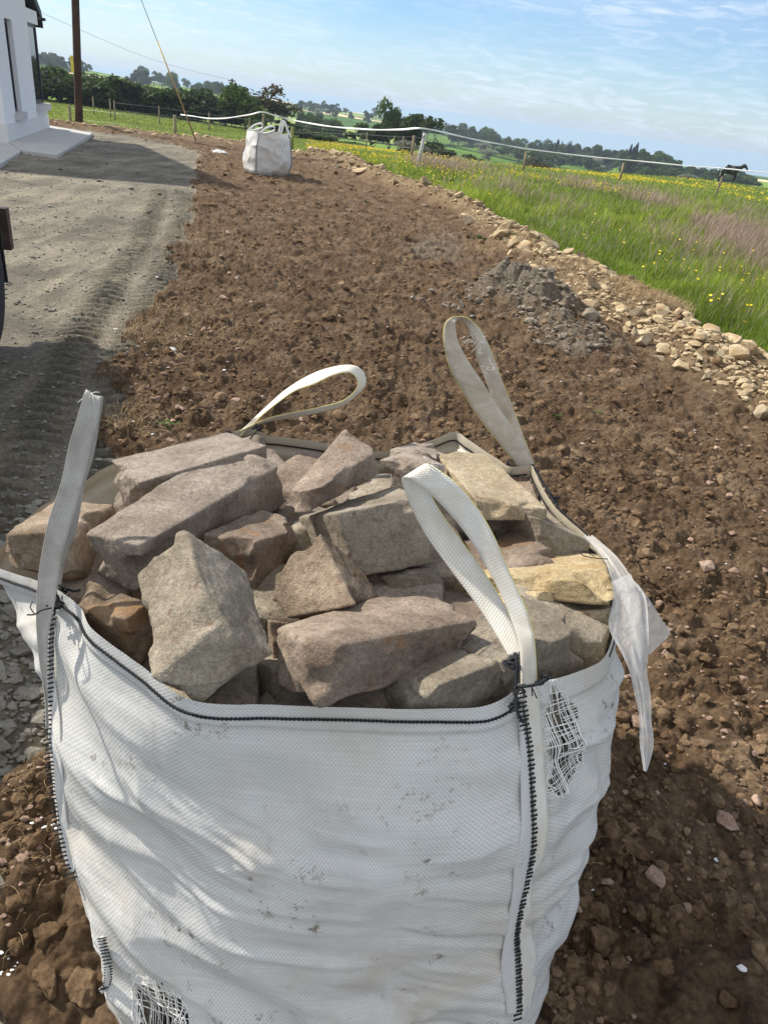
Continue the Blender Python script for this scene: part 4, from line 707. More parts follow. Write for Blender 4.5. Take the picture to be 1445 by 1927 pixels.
fl_all = [(a, b, c, d, 1.44, 1.44) for a, b, c, d in fl]+rows([(70, 1140, 103, 1140, 1.43), (72, 1100, 110, 1095, 1.425), (79, 1049, 118, 1045, 1.42), (91, 987, 131, 998, 1.415), (101, 955, 144, 955, 1.41), (117, 905, 158, 902, 1.405), (132, 836, 172, 845, 1.40), (151, 772, 187, 785, 1.395), (160, 741, 191, 753, 1.395),
      (164, 738, 195, 752, 1.41), (160, 790, 187, 802, 1.43), (146, 850, 176, 862, 1.44), (136, 910, 160, 915, 1.45), (122, 980, 146, 990, 1.455), (108, 1050, 125, 1052, 1.46), (96, 1100, 116, 1100, 1.465), (95, 1140, 112, 1140, 1.468)])
strap('lifting_strap', fl_all, M_strapg, 'narrow weathered grey strap standing upright at the front left corner', 'A', 170, curl=.004)
# corner seams: fin of fabric, overlock yarn
def seam(flapL, line, hw, sgn=-1):
    ln = spline([(x, q, 0) for x, q in line], 160)[:, :2]; fl_ = spline([(x, q, 0) for x, q in flapL], 160)[:, :2]
    sm_ = lambda r: np.convolve(np.pad(r, 20, mode='edge'), np.hanning(43)[1:-1]/np.hanning(43).sum(), 'valid'); ra, rb = sm_(np.array([surf(*a) for a in fl_])), sm_(np.array([surf(*a) for a in ln])); rws = [(a[0], a[1], b_[0], b_[1], x_-.004, y_-.020) for a, b_, x_, y_ in zip(fl_[::8], ln[::8], ra[::8], rb[::8])]; V, F, uv, A, B = ribbon(rws, 110, .0018, 5, curl=.003); bag.part('seam_flap', V, F, M_flap, uv=uv)
    P = np.array([pr(x, q, y_-.022) for (x, q), y_ in zip(ln, rb)]); P = spline(P[::6], 200); L = np.concatenate([[0], np.cumsum(np.linalg.norm(np.diff(P, axis=0), axis=1))]); n = int(L[-1]/.0088); out = []
    for i in range(n):
        s = L[-1]*(i+.5)/n; c = np.array([np.interp(s, L, P[:, j]) for j in range(3)]); v = (CAM-c); v /= np.linalg.norm(v); r_ = _R-v*(_R@v); r_ /= np.linalg.norm(r_); t = np.cross(v, r_); a = np.linspace(-.15, 1.15, 7)*math.pi; w_ = hw*(1+.15*math.sin(i*1.7))
        q = c+np.outer(-np.cos(a)*w_, r_)+np.outer(np.sin(a)*.0035, v)+np.outer((a/math.pi-.5)*.0045+.0006*math.sin(i*2.3), t); out.append(tube(q, .0019, 4))
    bag.part('overlock_stitching', *join(out), M_black)
seam([(976, 1325), (976, 1345), (978, 1442), (980, 1515), (978, 1578), (967, 1626), (963, 1684), (952, 1747), (942, 1825), (950, 1878), (955, 1930)], [(979, 1300), (981, 1321), (986, 1360), (994, 1418), (998, 1491), (1001, 1563), (998, 1612), (989, 1660), (977, 1713), (969, 1762), (972, 1810), (974, 1869), (974, 1930)], .0085)
seam([(106, 1160), (103, 1210), (103, 1263), (110, 1325), (114, 1360), (118, 1445), (129, 1549), (145, 1653)], [(96, 1154), (93, 1204), (92, 1263), (92, 1340), (94, 1404), (100, 1466), (107, 1528), (114, 1582), (125, 1624), (142, 1660)], .0075)
P = np.array([pr(x, q, surf(x+25, q)-.0) for x, q in ((192, 1765), (197, 1790), (204, 1819), (202, 1852), (190, 1866))]); P = spline(P, 60); out = []
for i in range(2, 58, 3): c = P[i]; v = CAM-c; v /= np.linalg.norm(v); a = np.linspace(-.1, 1.1, 6)*math.pi; out.append(tube(c+np.outer(-np.cos(a)*.008, _R)+np.outer(np.sin(a)*.004, v)+np.outer(a*.001, _U), .0014, 4))
bag.part('overlock_stitching', *join(out), M_black); V, F = tube(P-(CAM-P[0])/np.linalg.norm(CAM-P[0])*.004, .006, 6); bag.part('seam_flap', V, F, M_flap, uv=V[:, :2])
# knots of black yarn
def tangle(pts, n, spread, seed, rad=.0019):
    rg = np.random.default_rng(seed); out = []
    for (px, q, r) in pts:
        c = pr(px, q, r)
        for i in range(n):
            k = rg.integers(6, 10); W = np.cumsum(rg.normal(size=(k, 3))*spread*.42, 0); W = (W-W.mean(0)); W = W/max(1e-6, np.abs(W).max())*spread*rg.uniform(.6, 1.2)+c; out.append(tube(spline(W, 34), rad, 5))
    return out
tg = tangle([(972, 1255, 1.29), (975, 1300, 1.29), (968, 1325, 1.30), (1020, 1280, 1.32)], 3, .013, 3)+tangle([(962, 1245, 1.29)], 2, .014, 9, .0022)+[tube(spline([pr(*p) for p in ((975, 1292, 1.285), (1000, 1290, 1.285), (1018, 1284, 1.30), (1036, 1274, 1.33))], 30), .003, 6), tube(spline([pr(*p) for p in ((968, 1228, 1.285), (972, 1250, 1.28), (970, 1290, 1.285), (972, 1335, 1.29), (984, 1360, 1.30))], 30), .0026, 6)]
tg += [tube(spline([pr(*p) for p in P], 22), .0012, 5) for P in ([(1000, 1292, 1.28), (1006, 1306, 1.28), (1010, 1314, 1.285)], [(1000, 1294, 1.28), (1001, 1310, 1.28)], [(966, 1328, 1.29), (962, 1342, 1.295)], [(972, 1330, 1.29), (975, 1345, 1.295)])]
bag.part('tie_knot', *join(tg), M_black)
tg = tangle([(112, 1108, 1.47), (118, 1128, 1.46), (103, 1142, 1.45)], 4, .015, 4)+[tube(spline([pr(*p) for p in ((98, 1144, 1.42), (80, 1148, 1.415), (66, 1156, 1.42), (52, 1157, 1.43))], 24), .0015, 5), tube(spline([pr(*p) for p in ((66, 1156, 1.42), (58, 1143, 1.425), (62, 1132, 1.43))], 24), .0011, 5), tube(spline([pr(*p) for p in ((120, 1104, 1.47), (138, 1112, 1.46), (152, 1110, 1.455))], 24), .0024, 5)]
bag.part('tie_knot', *join(tg), M_black)
tg = tangle([(957, 880, 2.07), (975, 884, 2.08), (1000, 884, 2.09)], 3, .014, 5, .0024)+[tube(spline([pr(*p) for p in P], 40), .0030, 6) for P in ([(983, 884, 2.08), (1000, 908, 2.06), (1010, 935, 2.03), (1030, 960, 2.0)], [(1005, 880, 2.1), (1024, 912, 2.08), (1042, 938, 2.05), (1050, 950, 2.03)], [(1008, 922, 2.04), (1030, 936, 2.03), (1052, 936, 2.04)])]
bag.part('tie_knot', *join(tg), M_black)
tg = tangle([(483, 805, 2.04), (430, 818, 2.05)], 3, .014, 6, .0024)+[tube(spline([pr(*p) for p in ((487, 806, 2.03), (474, 822, 2.02), (468, 830, 2.02))], 20), .0022, 5)]
bag.part('tie_knot', *join(tg), M_black)
V, F = tube(spline([pr(*p) for p in ((1143, 1052, 1.60), (1120, 1050, 1.585), (1098, 1046, 1.58), (1092, 1040, 1.58), (1100, 1038, 1.58), (1118, 1047, 1.59))], 40), .0011, 5); bag.part('loose_thread', V, F, M_black)
# torn weave: loose tapes across the holes
def tapes(poly, sel_side, seed, n1, n2, bow=.004):
    rg = np.random.default_rng(seed); out = []; pxg = PX.reshape(nu, nv, 2); rgd = RG.reshape(nu, nv); near = rgd < (1.62 if sel_side else 2.3); ins = inpoly(PX, poly).reshape(nu, nv) & near
    ci = np.where(ins.any(1))[0]; rj = np.where(ins.any(0))[0]
    for i in sorted(rg.choice(ci, min(n1, len(ci)), replace=False)):
        j = np.where(ins[i])[0]; j0, j1 = max(j.min()-3, 0), min(j.max()+3, nv-1)
        if rg.random() < .18: j1 = j0+int((j1-j0)*rg.uniform(.3, .8))
        q = G[i, j0:j1+1]+Nn[i, j0:j1+1]*.001; m = len(q); wv = rg.normal(0, 1)*np.sin(np.linspace(0, math.pi*rg.integers(1, 3), m))*bow*2; q = q+_R*wv[:, None]+Nn[i, j0:j1+1]*(rg.uniform(-.5, 1)*bow*np.sin(np.linspace(0, math.pi, m)))[:, None]; out.append(tube(spline(q[::max(1, m//8)], 26), rg.choice([.0005, .0007, .0010, .0015]), 4))
    for j in sorted(rg.choice(rj, min(n2, len(rj)), replace=False)):
        i = np.where(ins[:, j])[0]; i0, i1 = i.min()-3, i.max()+3
        if rg.random() < .35: i0 = i1-int((i1-i0)*rg.uniform(.2, .7))
        q = G[i0:i1+1, j]+Nn[i0:i1+1, j]*.0016; m = len(q)
        if m < 4: continue
        q = q+_U*((rg.normal(0, 1)*np.sin(np.linspace(0, math.pi, m))*bow*1.5)[:, None]); out.append(tube(spline(q[::max(1, m//7)], 20), rg.uniform(.0005, .0011), 4))
    return join(out)
bag.part('torn_threads', *tapes(HOLE, 1, 4, 64, 40, .0018), M_thread); bag.part('torn_threads', *tapes(TEAR, 0, 5, 70, 40, .005), M_thread)
fz = []; rg = np.random.default_rng(8)
for (px, q, r, n, sp_) in ((905, 655, 2.08, 20, 16), (925, 690, 2.10, 14, 14), (808, 876, 1.26, 10, 6), (172, 742, 1.40, 9, 5), (880, 640, 2.08, 12, 9)):
    for i in range(n): a = pr(px+rg.normal(0, sp_*.4), q+rg.normal(0, sp_*.5), r); d = rg.normal(size=3); d /= np.linalg.norm(d); l = rg.uniform(.008, .03); fz.append(tube([a, a+d*l*.5+[0, 0, .002], a+d*l], .0005, 3))
bag.part('frayed_fibres', *join(fz), M_thread)
# thin plastic film hanging over the right side
m_film, nt, b = NM('plastic_film'); b.inputs['Base Color'].default_value = (.80, .79, .76, 1); b.inputs['Roughness'].default_value = .28; uvn = objv(nt); bump(nt, b, tnoise(nt, 30, 5, .7, uvn, 1.), .6, .01)
tp = N(nt, 'ShaderNodeBsdfTransparent'); tr = N(nt, 'ShaderNodeBsdfTranslucent'); tr.inputs[0].default_value = (.8, .78, .74, 1); m1 = N(nt, 'ShaderNodeMixShader'); m1.inputs[0].default_value = .4; nt.links.new(b.outputs[0], m1.inputs[1]); nt.links.new(tr.outputs[0], m1.inputs[2]); m2 = N(nt, 'ShaderNodeMixShader'); m2.inputs[0].default_value = .42; nt.links.new(m1.outputs[0], m2.inputs[1]); nt.links.new(tp.outputs[0], m2.inputs[2]); nt.links.new(m2.outputs[0], nt.nodes['Material Output'].inputs['Surface'])
def film(rws, n=70, ac=14, seed=1, amp=.010):
    A = spline([pr(r[0], r[1], r[4]) for r in rws], n); B = spline([pr(r[2], r[3], r[5]) for r in rws], n); t = np.linspace(0, 1, ac); M = A[:, None]*(1-t)[None, :, None]+B[:, None]*t[None, :, None]
    du = np.gradient(M, axis=0); dv = np.gradient(M, axis=1); nn = np.cross(du, dv); nn /= np.linalg.norm(nn, axis=2)[..., None]+1e-9; ii, jj = np.meshgrid(np.linspace(0, 1, n)*3, t*3, indexing='ij'); M = M+nn*(amp*2*fbm2(jj*2.2, ii*.9, 1., 3, seed))[..., None]; return M.reshape(-1, 3), [grid_faces(n, ac)]
f1 = film([(1098, 1008, 1112, 1010, 1.72, 1.73), (1132, 1048, 1160, 1050, 1.63, 1.65), (1146, 1085, 1192, 1092, 1.55, 1.59), (1150, 1130, 1214, 1120, 1.50, 1.56), (1142, 1180, 1222, 1180, 1.45, 1.51), (1165, 1225, 1224, 1225, 1.42, 1.48), (1180, 1262, 1222, 1265, 1.40, 1.46), (1190, 1300, 1227, 1310, 1.41, 1.46), (1200, 1350, 1229, 1360, 1.42, 1.46), (1203, 1400, 1232, 1405, 1.43, 1.46), (1212, 1450, 1218, 1453, 1.44, 1.45)])
f2 = film([(1195, 1098, 1200, 1098, 1.58, 1.585), (1206, 1130, 1226, 1135, 1.55, 1.6), (1212, 1165, 1246, 1168, 1.53, 1.6), (1216, 1190, 1259, 1192, 1.52, 1.6), (1218, 1215, 1232, 1222, 1.51, 1.55), (1219, 1230, 1222, 1232, 1.50, 1.51)], 30, 8, 5, .003)
f3 = film([(1150, 1095, 1185, 1080, 1.535, 1.56), (1175, 1150, 1205, 1135, 1.50, 1.54), (1185, 1215, 1212, 1205, 1.46, 1.49), (1192, 1270, 1205, 1275, 1.44, 1.46)], 30, 8, 6, .008)
bag.part('plastic_film', *join([f1, f2, f3]), m_film)
# ------------------------------------------------------------------ the stones in the bag
ST = {"s1":[[-0.432,1.095,0.993],[-0.562,1.136,0.971],[-0.261,1.511,0.976],[-0.448,1.085,0.878],[-0.396,1.575,0.995],[-0.554,1.145,0.868],[-0.246,1.514,0.867],[-0.386,1.565,0.862]],"s2":[[-0.528,1.326,0.987],[-0.639,1.444,0.966],[-0.302,1.554,1.004],[-0.524,1.326,0.926],[-0.425,1.664,0.974],[-0.622,1.419,0.857],[-0.294,1.545,0.923],[-0.405,1.656,0.891]],"s3":[[-0.599,1.162,0.964],[-0.731,1.145,0.937],[-0.6,1.364,0.896],[-0.582,1.126,0.851],[-0.733,1.365,0.897],[-0.733,1.131,0.867],[-0.606,1.328,0.797],[-0.732,1.326,0.789]],"s5":[[-0.258,1.194,0.956],[-0.365,1.232,0.94],[-0.17,1.361,0.905],[-0.242,1.173,0.849],[-0.271,1.417,0.914],[-0.36,1.215,0.841],[-0.202,1.347,0.82],[-0.281,1.388,0.804]],"s7":[[-0.094,1.257,1.018],[-0.193,1.413,0.902],[0.091,1.366,1.02],[-0.04,1.217,0.889],[0.017,1.544,0.945],[-0.184,1.404,0.829],[0.116,1.32,0.883],[0.024,1.499,0.809]],"s8":[[-0.142,1.298,1.042],[-0.216,1.317,0.997],[-0.036,1.556,1.028],[-0.164,1.296,0.981],[-0.12,1.61,1.055],[-0.215,1.329,0.959],[-0.008,1.562,0.977],[-0.104,1.597,0.963]],"s9":[[0.093,1.594,0.996],[-0.026,1.633,0.968],[0.147,1.722,0.932],[0.096,1.572,0.925],[0.066,1.781,0.948],[0.006,1.612,0.9],[0.162,1.704,0.874],[0.06,1.748,0.855]],"s9b":[[0.081,1.723,0.963],[-0.028,1.774,0.926],[0.151,1.85,0.907],[0.087,1.713,0.922],[0.084,1.918,0.913],[-0.015,1.761,0.879],[0.171,1.837,0.864],[0.072,1.894,0.84]],"s10":[[0.22,1.509,0.953],[0.116,1.856,0.914],[0.397,1.559,0.932],[0.235,1.505,0.905],[0.274,1.913,0.9],[0.108,1.848,0.851],[0.413,1.56,0.896],[0.287,1.904,0.844]],"s11":[[0.368,1.502,0.935],[0.237,1.725,0.824],[0.518,1.524,0.873],[0.395,1.466,0.855],[0.384,1.79,0.834],[0.318,1.663,0.714],[0.513,1.514,0.824],[0.411,1.735,0.716]],"s12":[[0.476,1.259,0.944],[0.161,1.347,0.846],[0.528,1.506,0.856],[0.497,1.235,0.892],[0.294,1.583,0.775],[0.175,1.333,0.802],[0.581,1.473,0.807],[0.279,1.563,0.715]],"s13":[[0.404,1.208,0.884],[0.215,1.261,0.827],[0.38,1.249,0.9],[0.449,1.29,0.772],[0.192,1.296,0.839],[0.26,1.334,0.706],[0.458,1.333,0.809],[0.259,1.379,0.739]],"s14":[[0.427,1.24,0.863],[0.444,1.345,0.801],[0.506,1.238,0.881],[0.462,1.181,0.74],[0.537,1.342,0.825],[0.468,1.295,0.683],[0.516,1.205,0.778],[0.548,1.297,0.707]],"s15":[[0.111,0.878,0.929],[0.025,0.995,0.87],[0.415,1.101,0.926],[0.121,0.88,0.826],[0.317,1.241,0.896],[0.035,0.962,0.733],[0.432,1.083,0.805],[0.338,1.207,0.754]],"s16":[[-0.064,0.872,0.995],[-0.161,0.986,0.927],[0.201,1.061,0.947],[-0.062,0.835,0.887],[0.074,1.193,0.904],[-0.146,0.957,0.827],[0.197,1.05,0.869],[0.1,1.158,0.795]],"s17":[[-0.427,0.97,0.911],[-0.556,1.02,0.88],[-0.407,1.026,0.91],[-0.407,0.971,0.809],[-0.543,1.085,0.897],[-0.55,1.03,0.796],[-0.387,1.035,0.818],[-0.523,1.088,0.795]],"s18":[[-0.192,1.151,0.863],[-0.253,1.159,0.866],[-0.191,1.291,0.775],[-0.179,1.126,0.813],[-0.249,1.3,0.782],[-0.259,1.12,0.803],[-0.184,1.263,0.724],[-0.253,1.264,0.721]],"s19":[[-0.188,1.071,0.864],[-0.25,1.212,0.782],[-0.152,1.086,0.854],[-0.173,1.039,0.799],[-0.204,1.227,0.771],[-0.241,1.171,0.709],[-0.129,1.053,0.79],[-0.193,1.191,0.705]],"s20":[[-0.15,0.967,0.843],[-0.23,1.052,0.783],[-0.109,1.002,0.827],[-0.138,0.94,0.784],[-0.189,1.094,0.775],[-0.223,1.02,0.72],[-0.089,0.976,0.768],[-0.175,1.061,0.71]],"s21":[[-0.011,1.255,0.883],[-0.049,1.381,0.799],[0.142,1.292,0.886],[0.011,1.228,0.828],[0.12,1.437,0.831],[-0.028,1.355,0.746],[0.157,1.271,0.839],[0.128,1.402,0.761]],"s4":[[-0.236,0.87,1.004],[-0.346,1.044,1.072],[-0.337,0.84,0.909],[-0.156,0.922,0.92],[-0.431,1.044,0.956],[-0.242,1.101,0.951],[-0.26,0.828,0.867],[-0.29,1.002,0.731]],"s6":[[-0.028,1.054,0.945],[-0.155,1.064,0.883],[0.013,1.191,0.872],[-0.123,1.202,0.997],[-0.05,1.21,0.795],[-0.22,1.135,0.924],[-0.059,1.243,0.924],[-0.14,1.271,0.8]]}
CB = {'s1': (M_pink, 'longest pink-grey block lying diagonally on the heap with an orange spot at its end'), 's2': (M_pink, 'long pinkish block behind the longest one at the back left of the heap'), 's3': (M_rust, 'block with orange rusty face overhanging the left rim of the bag'),
 's4': (M_grey, 'big grey roof-shaped stone with a sharp ridge standing in front of the heap'), 's5': (M_brown, 'rough brown block under the end of the longest pink block'), 's6': (M_rust, 'rust-flecked wedge shaped stone in the centre of the heap'),
 's7': (M_grey, 'square grey block with a bright top edge behind the front strap loop'), 's8': (M_brown, 'brown block tilted up at the top of the heap with a shadow band across it'), 's9': (M_pink, 'smooth dark pinkish block at the back between tilted block and wide tan slab'),
 's9b': (M_pink, 'pale pink stone at the very back against the rim'), 's10': (M_tan, 'wide tan slab lying under the right back rim'), 's11': (M_grey, 'grey-tan slab with a steep facet below the wide tan slab'), 's12': (M_yellow, 'long yellow stone against the right rim'),
 's13': (M_yellow, 'small pale yellow stone under the long yellow one'), 's14': (M_tan, 'grey-tan block wedged at the right rim with white scuffs'), 's15': (M_grey, 'large smooth grey block in the front right corner under the strap'),
 's16': (M_brown, 'big dark brown block lying diagonally at the front centre'), 's17': (M_rust, 'dark rusty slab behind the front left hem'), 's18': (M_grey, 'small olive grey stone deep in the gap beside the ridged stone'), 's19': (M_rust, 'dark red-brown stone deep in the gap behind the ridged stone'),
 's20': (M_grey, 'olive grey stone low at the front hem between the two largest front stones'), 's21': (M_grey, 'flat dark grey stone below the square grey block')}
kd = mathutils.kdtree.KDTree(len(V_body))
for i_, p_ in enumerate(V_body): kd.insert(p_, i_)
kd.balance()
def inside(W):
    for i in np.where((W[:, 2] < .97))[0]:
        q, j, dist = kd.find(W[i]); n_ = N_body[j]; rz = Rim_z[j//nv]
        if W[i, 2] < rz+.035 and dist < .2:
            sd = (W[i]-np.array(q))@n_
            if sd > -.014: W[i] -= n_*(sd+.014)
    return W
def cube_grid(n):
    t = np.linspace(-1, 1, n); a, b = np.meshgrid(t, t, indexing='ij'); a, b = a.ravel(), b.ravel(); o = np.ones_like(a); F = grid_faces(n, n); Vs, Fs = [], []
    for k, (p, fl) in enumerate(((np.stack([a, b, o], 1), 0), (np.stack([a, b, -o], 1), 1), (np.stack([a, o, b], 1), 1), (np.stack([a, -o, b], 1), 0), (np.stack([o, a, b], 1), 0), (np.stack([-o, a, b], 1), 1))): Vs.append(p); Fs.append((F[:, ::-1] if fl else F)+k*n*n)
    V = np.concatenate(Vs); F = np.concatenate(Fs); key = np.round(V*1e4).astype(np.int64); _, idx, inv = np.unique(key, axis=0, return_index=True, return_inverse=True); return V[idx], inv.ravel()[F]
CG, CF = cube_grid(34)
def block(C8, seed, rnd=.16, amp=1.):
    """C8: N,P,Q,S,PQ,PS,QS,PQS corners; rounded, chipped and roughened"""
    C8 = np.array(C8); V = CG.copy(); lim = 1-rnd; core = np.clip(V, -lim, lim); d = V-core; l = np.linalg.norm(d, axis=1)[:, None]; V = core+np.where(l > 1e-9, d/np.maximum(l, 1e-9)*rnd*np.minimum(1, l/rnd*1.0), 0)*1.0
    V = V*(1+.045*rnd/.16); a, b, c = [(V[:, i]+1)/2 for i in range(3)]
    W = ((1-a)*(1-b)*(1-c))[:, None]*C8[0]+(a*(1-b)*(1-c))[:, None]*C8[1]+((1-a)*b*(1-c))[:, None]*C8[2]+((1-a)*(1-b)*c)[:, None]*C8[3]+(a*b*(1-c))[:, None]*C8[4]+(a*(1-b)*c)[:, None]*C8[5]+((1-a)*b*c)[:, None]*C8[6]+(a*b*c)[:, None]*C8[7]
    cen = W.mean(0); sz = np.linalg.norm(W-cen, axis=1).mean(); n = W-cen; n /= np.linalg.norm(n, axis=1)[:, None]
    ed = np.clip((np.sort(np.abs(CG), axis=1)[:, 1]-.72)/.28, 0, 1)       # near an edge
    q = fbm3(W+seed, .075, 3, seed)*.0095+fbm3(W+seed, .026, 3, seed+3)*.0045+np.abs(fbm3(W+seed, .045, 2, seed+5))*-.011*(.05+ed)+fbm3(W+seed, .009, 2, seed+9)*.0028
    rg = np.random.default_rng(seed)
    W = W+n*(q*amp*min(1, sz/.11))[:, None]
    W = W+n*(.0040*np.round(fbm3(W+seed, .05, 2, seed+11)*7)/7*min(1, sz/.11))[:, None]
    for i in range(rg.integers(7, 13)):       # small chips knocked off
        v = W[rg.choice(len(W), p=ed/ed.sum())]; dd = v-cen; dd = dd/np.linalg.norm(dd)+rg.normal(size=3)*.45; dd /= np.linalg.norm(dd); h = (v-cen)@dd-rg.uniform(.004, .013); k = (W-cen)@dd-h; rad = rg.uniform(.03, .06); m = k > 0; W[m] = W[m]-np.outer(k[m]*.9*(1-sst(rad*.6, rad, np.linalg.norm(W[m]-v, axis=1))), dd)
    return inside(W), [CF]
flip = CF[:, ::-1]
for i, (k, C8) in enumerate(ST.items()):
    V, F = block(C8, 900+i*7, rnd={'s3': .22, 's13': .32, 's12': .3, 's8': .14, 's16': .15, 's1': .10}.get(k, .07), amp=1.15 if k in ('s6', 's5', 's16', 's17') else 1.)
    e = [np.array(C8[j])-np.array(C8[0]) for j in (1, 2, 3)]; F = [flip if np.cross(e[0], e[1])@e[2] < 0 else CF]
    org = V.mean(0); org[2] = V[:, 2].min(); link('building_stone', mesh('building_stone', V-org, F, CB[k][0]), None, tuple(org), label=CB[k][1], category='stone')
def rbox(c, d, rot, seed):
    R = np.array(mathutils.Euler(rot).to_matrix()); C = [np.array(c)+R@(np.array(p)*np.array(d)*.5) for p in ((-1, -1, 1), (1, -1, 1), (-1, 1, 1), (-1, -1, -1), (1, 1, 1), (1, -1, -1), (-1, 1, -1), (1, 1, -1))]; return C
fill = [(-.45, 1.05), (-.30, 1.0), (-.05, .98), (.12, 1.0), (.27, 1.05), (-.55, 1.25), (-.38, 1.25), (-.18, 1.2), (.05, 1.18), (.22, 1.22), (.40, 1.25), (-.5, 1.5), (-.3, 1.48), (-.1, 1.45), (.1, 1.45), (.3, 1.45), (.42, 1.6), (-.4, 1.72), (-.2, 1.7), (0, 1.72), (.2, 1.72), (.34, 1.78)]
for i, (x, y) in enumerate(fill):
    C8 = rbox((x, y, (.735 if y < 1.1 else .785)-.02*random.random()), (.24, .21, .16), (random.uniform(-.3, .3), random.uniform(-.3, .3), random.uniform(0, 3)), i); V, _ = block(C8, 1300+i, .2); e = [np.array(C8[j])-np.array(C8[0]) for j in (1, 2, 3)]; F = [flip if np.cross(e[0], e[1])@e[2] < 0 else CF]
    org = V.mean(0); link('building_stone', mesh('building_stone', V-org, F, (M_brown, M_grey, M_pink)[i % 3]), None, tuple(org), label='stone showing only in the dark gaps between the top stones', category='stone', group='stones down in the gaps of the heap')
for i, (c, d) in enumerate((((.35, 1.12, .73), (.12, .16, .16)), ((.35, 1.12, .60), (.13, .16, .12)), ((-.33, .85, .13), (.22, .2, .26)))):
    C8 = rbox(c, d, (.1*i, .2, .4*i), i); V, _ = block(C8, 1400+i, .2); e = [np.array(C8[j])-np.array(C8[0]) for j in (1, 2, 3)]; F = [flip if np.cross(e[0], e[1])@e[2] < 0 else CF]; org = V.mean(0)
    link('building_stone', mesh('building_stone', V-org, F, (M_brown, M_tan, M_grey)[i]), None, tuple(org), label=('brown stone seen behind the upper threads of the torn hole', 'tan stone seen low behind the threads of the torn hole', 'grey stone seen through the frayed tear at the bag foot')[i], category='stone')
# ------------------------------------------------------------------ house, paths
M_rend = plain('white_render', (.80, .80, .81), .85, .04, 30, 0, .002); M_conc = plain('concrete', (.46, .45, .42), .9, .10, 4, 0, .004); M_conc2 = plain('concrete_edge', (.58, .57, .54), .9, .08, 6); M_fasc = plain('dark_fascia', (.025, .025, .027), .5, .2); M_plinth = plain('plinth_render', (.70, .69, .67), .9, .05, 12)
M_frame = plain('window_frame', (.03, .032, .035), .4, .1); M_sill = plain('stone_sill', (.52, .51, .50), .85, .08, 20)
m_glass, nt, b = NM('window_glass'); b.inputs['Base Color'].default_value = (.04, .05, .06, 1); b.inputs['Roughness'].default_value = .03; b.inputs['Specular IOR Level'].default_value = .6;  b.inputs['Base Color'].default_value = (.03, .035, .04, 1)
HZ = .07
A = pz(15, 264, HZ); B = pz(92, 238, HZ); e1 = (B-A)[:2]; WL = float(np.linalg.norm(e1)); e1 = e1/WL; e2 = np.array([-e1[1], e1[0]])      # e2 points away from the yard
if e2[0] > 0: e2 = -e2
def hp(u, w, z): q = A[:2]+e1*u+e2*w; return (q[0], q[1], z)
def hbox(u0, u1, w0, w1, z0, z1): return hexa([hp(u0, w0, z0), hp(u1, w0, z0), hp(u1, w1, z0), hp(u0, w1, z0), hp(u0, w0, z1), hp(u1, w0, z1), hp(u1, w1, z1), hp(u0, w1, z1)])
def at_wall(px, q):                              # line of sight meets the yard wall plane: u along the wall, z
    d = ray(px, q); n = np.array([e2[0], e2[1], 0]); t = ((np.array([A[0], A[1], 0])-CAM)@n)/(d@n); P = CAM+d*t; return float((P[:2]-A[:2])@e1), float(P[2])
(u1_, zt1), (u2_, zb1) = at_wall(17, 36), at_wall(30, 213); (u3_, _), (u4_, zs1) = at_wall(33, 36), at_wall(43, 213); (ua, zt2), (_, zb2) = at_wall(60, 46), at_wall(72, 197)
_, zov = at_wall(80, 48); _, zev = at_wall(79, 29)
wu0, wu1 = u2_, u4_; zt1 = zt1; zov = (zov+zt2)/2; cu0 = at_wall(69, 197)[0]; zsill = zb1; cs = zb2
house = Thing('house', 'new white rendered house corner with dark windows and eaves', 'house', hp(0, 0, HZ)); TH = .35; ZT = max(zev, zov+.3)
zr = lambda u: ZT+(WL-u)*.45
wl = [hbox(0, wu0, 0, TH, HZ+.32, zr(WL*.5)), hbox(wu1, cu0, 0, TH, HZ+.32, ZT+.9), hbox(wu0, wu1, 0, TH, HZ+.32, zsill), hbox(wu0, wu1, 0, TH, zt1, zr(WL*.5)), hbox(cu0, WL, 0, TH, HZ+.32, cs-.06), hbox(cu0, WL, 0, TH, zov, ZT), hbox(WL-TH, WL, TH+.001, 5.5, HZ+.32, cs-.06), hbox(WL-TH, WL, TH+.001, 5.5, zov, ZT), hbox(WL-TH, WL, 1.9, 5.5, cs-.06, zov), hbox(0, TH, TH+.001, 7, HZ+.32, 5.2)]
house.part('wall', *join(wl), M_rend)
pl_ = [hbox(-.02, WL+.02, -.025, TH, HZ-.2, HZ+.32), hbox(-.02, TH, TH+.001, 7, HZ-.2, HZ+.32), hbox(WL-TH, WL+.02, TH+.001, 5.5, HZ-.2, HZ+.32)]; house.part('plinth', *join(pl_), M_plinth)
g1 = house.part('window', *join([hbox(wu0, wu0+.06, .10, .17, zsill, zt1), hbox(wu1-.06, wu1, .10, .17, zsill, zt1), hbox(wu0+.06, wu1-.06, .10, .17, zsill, zsill+.07), hbox(wu0+.06, wu1-.06, .10, .17, zt1-.07, zt1)]), M_frame, label='tall narrow slot window with a dark frame')
house.part('glass', *hbox(wu0+.06, wu1-.06, .125, .145, zsill+.07, zt1-.07), m_glass, parent=g1); house.part('sill', *hbox(wu0-.12, wu1+.12, -.09, .10, zsill-.14, zsill+.005), M_sill, parent=g1)
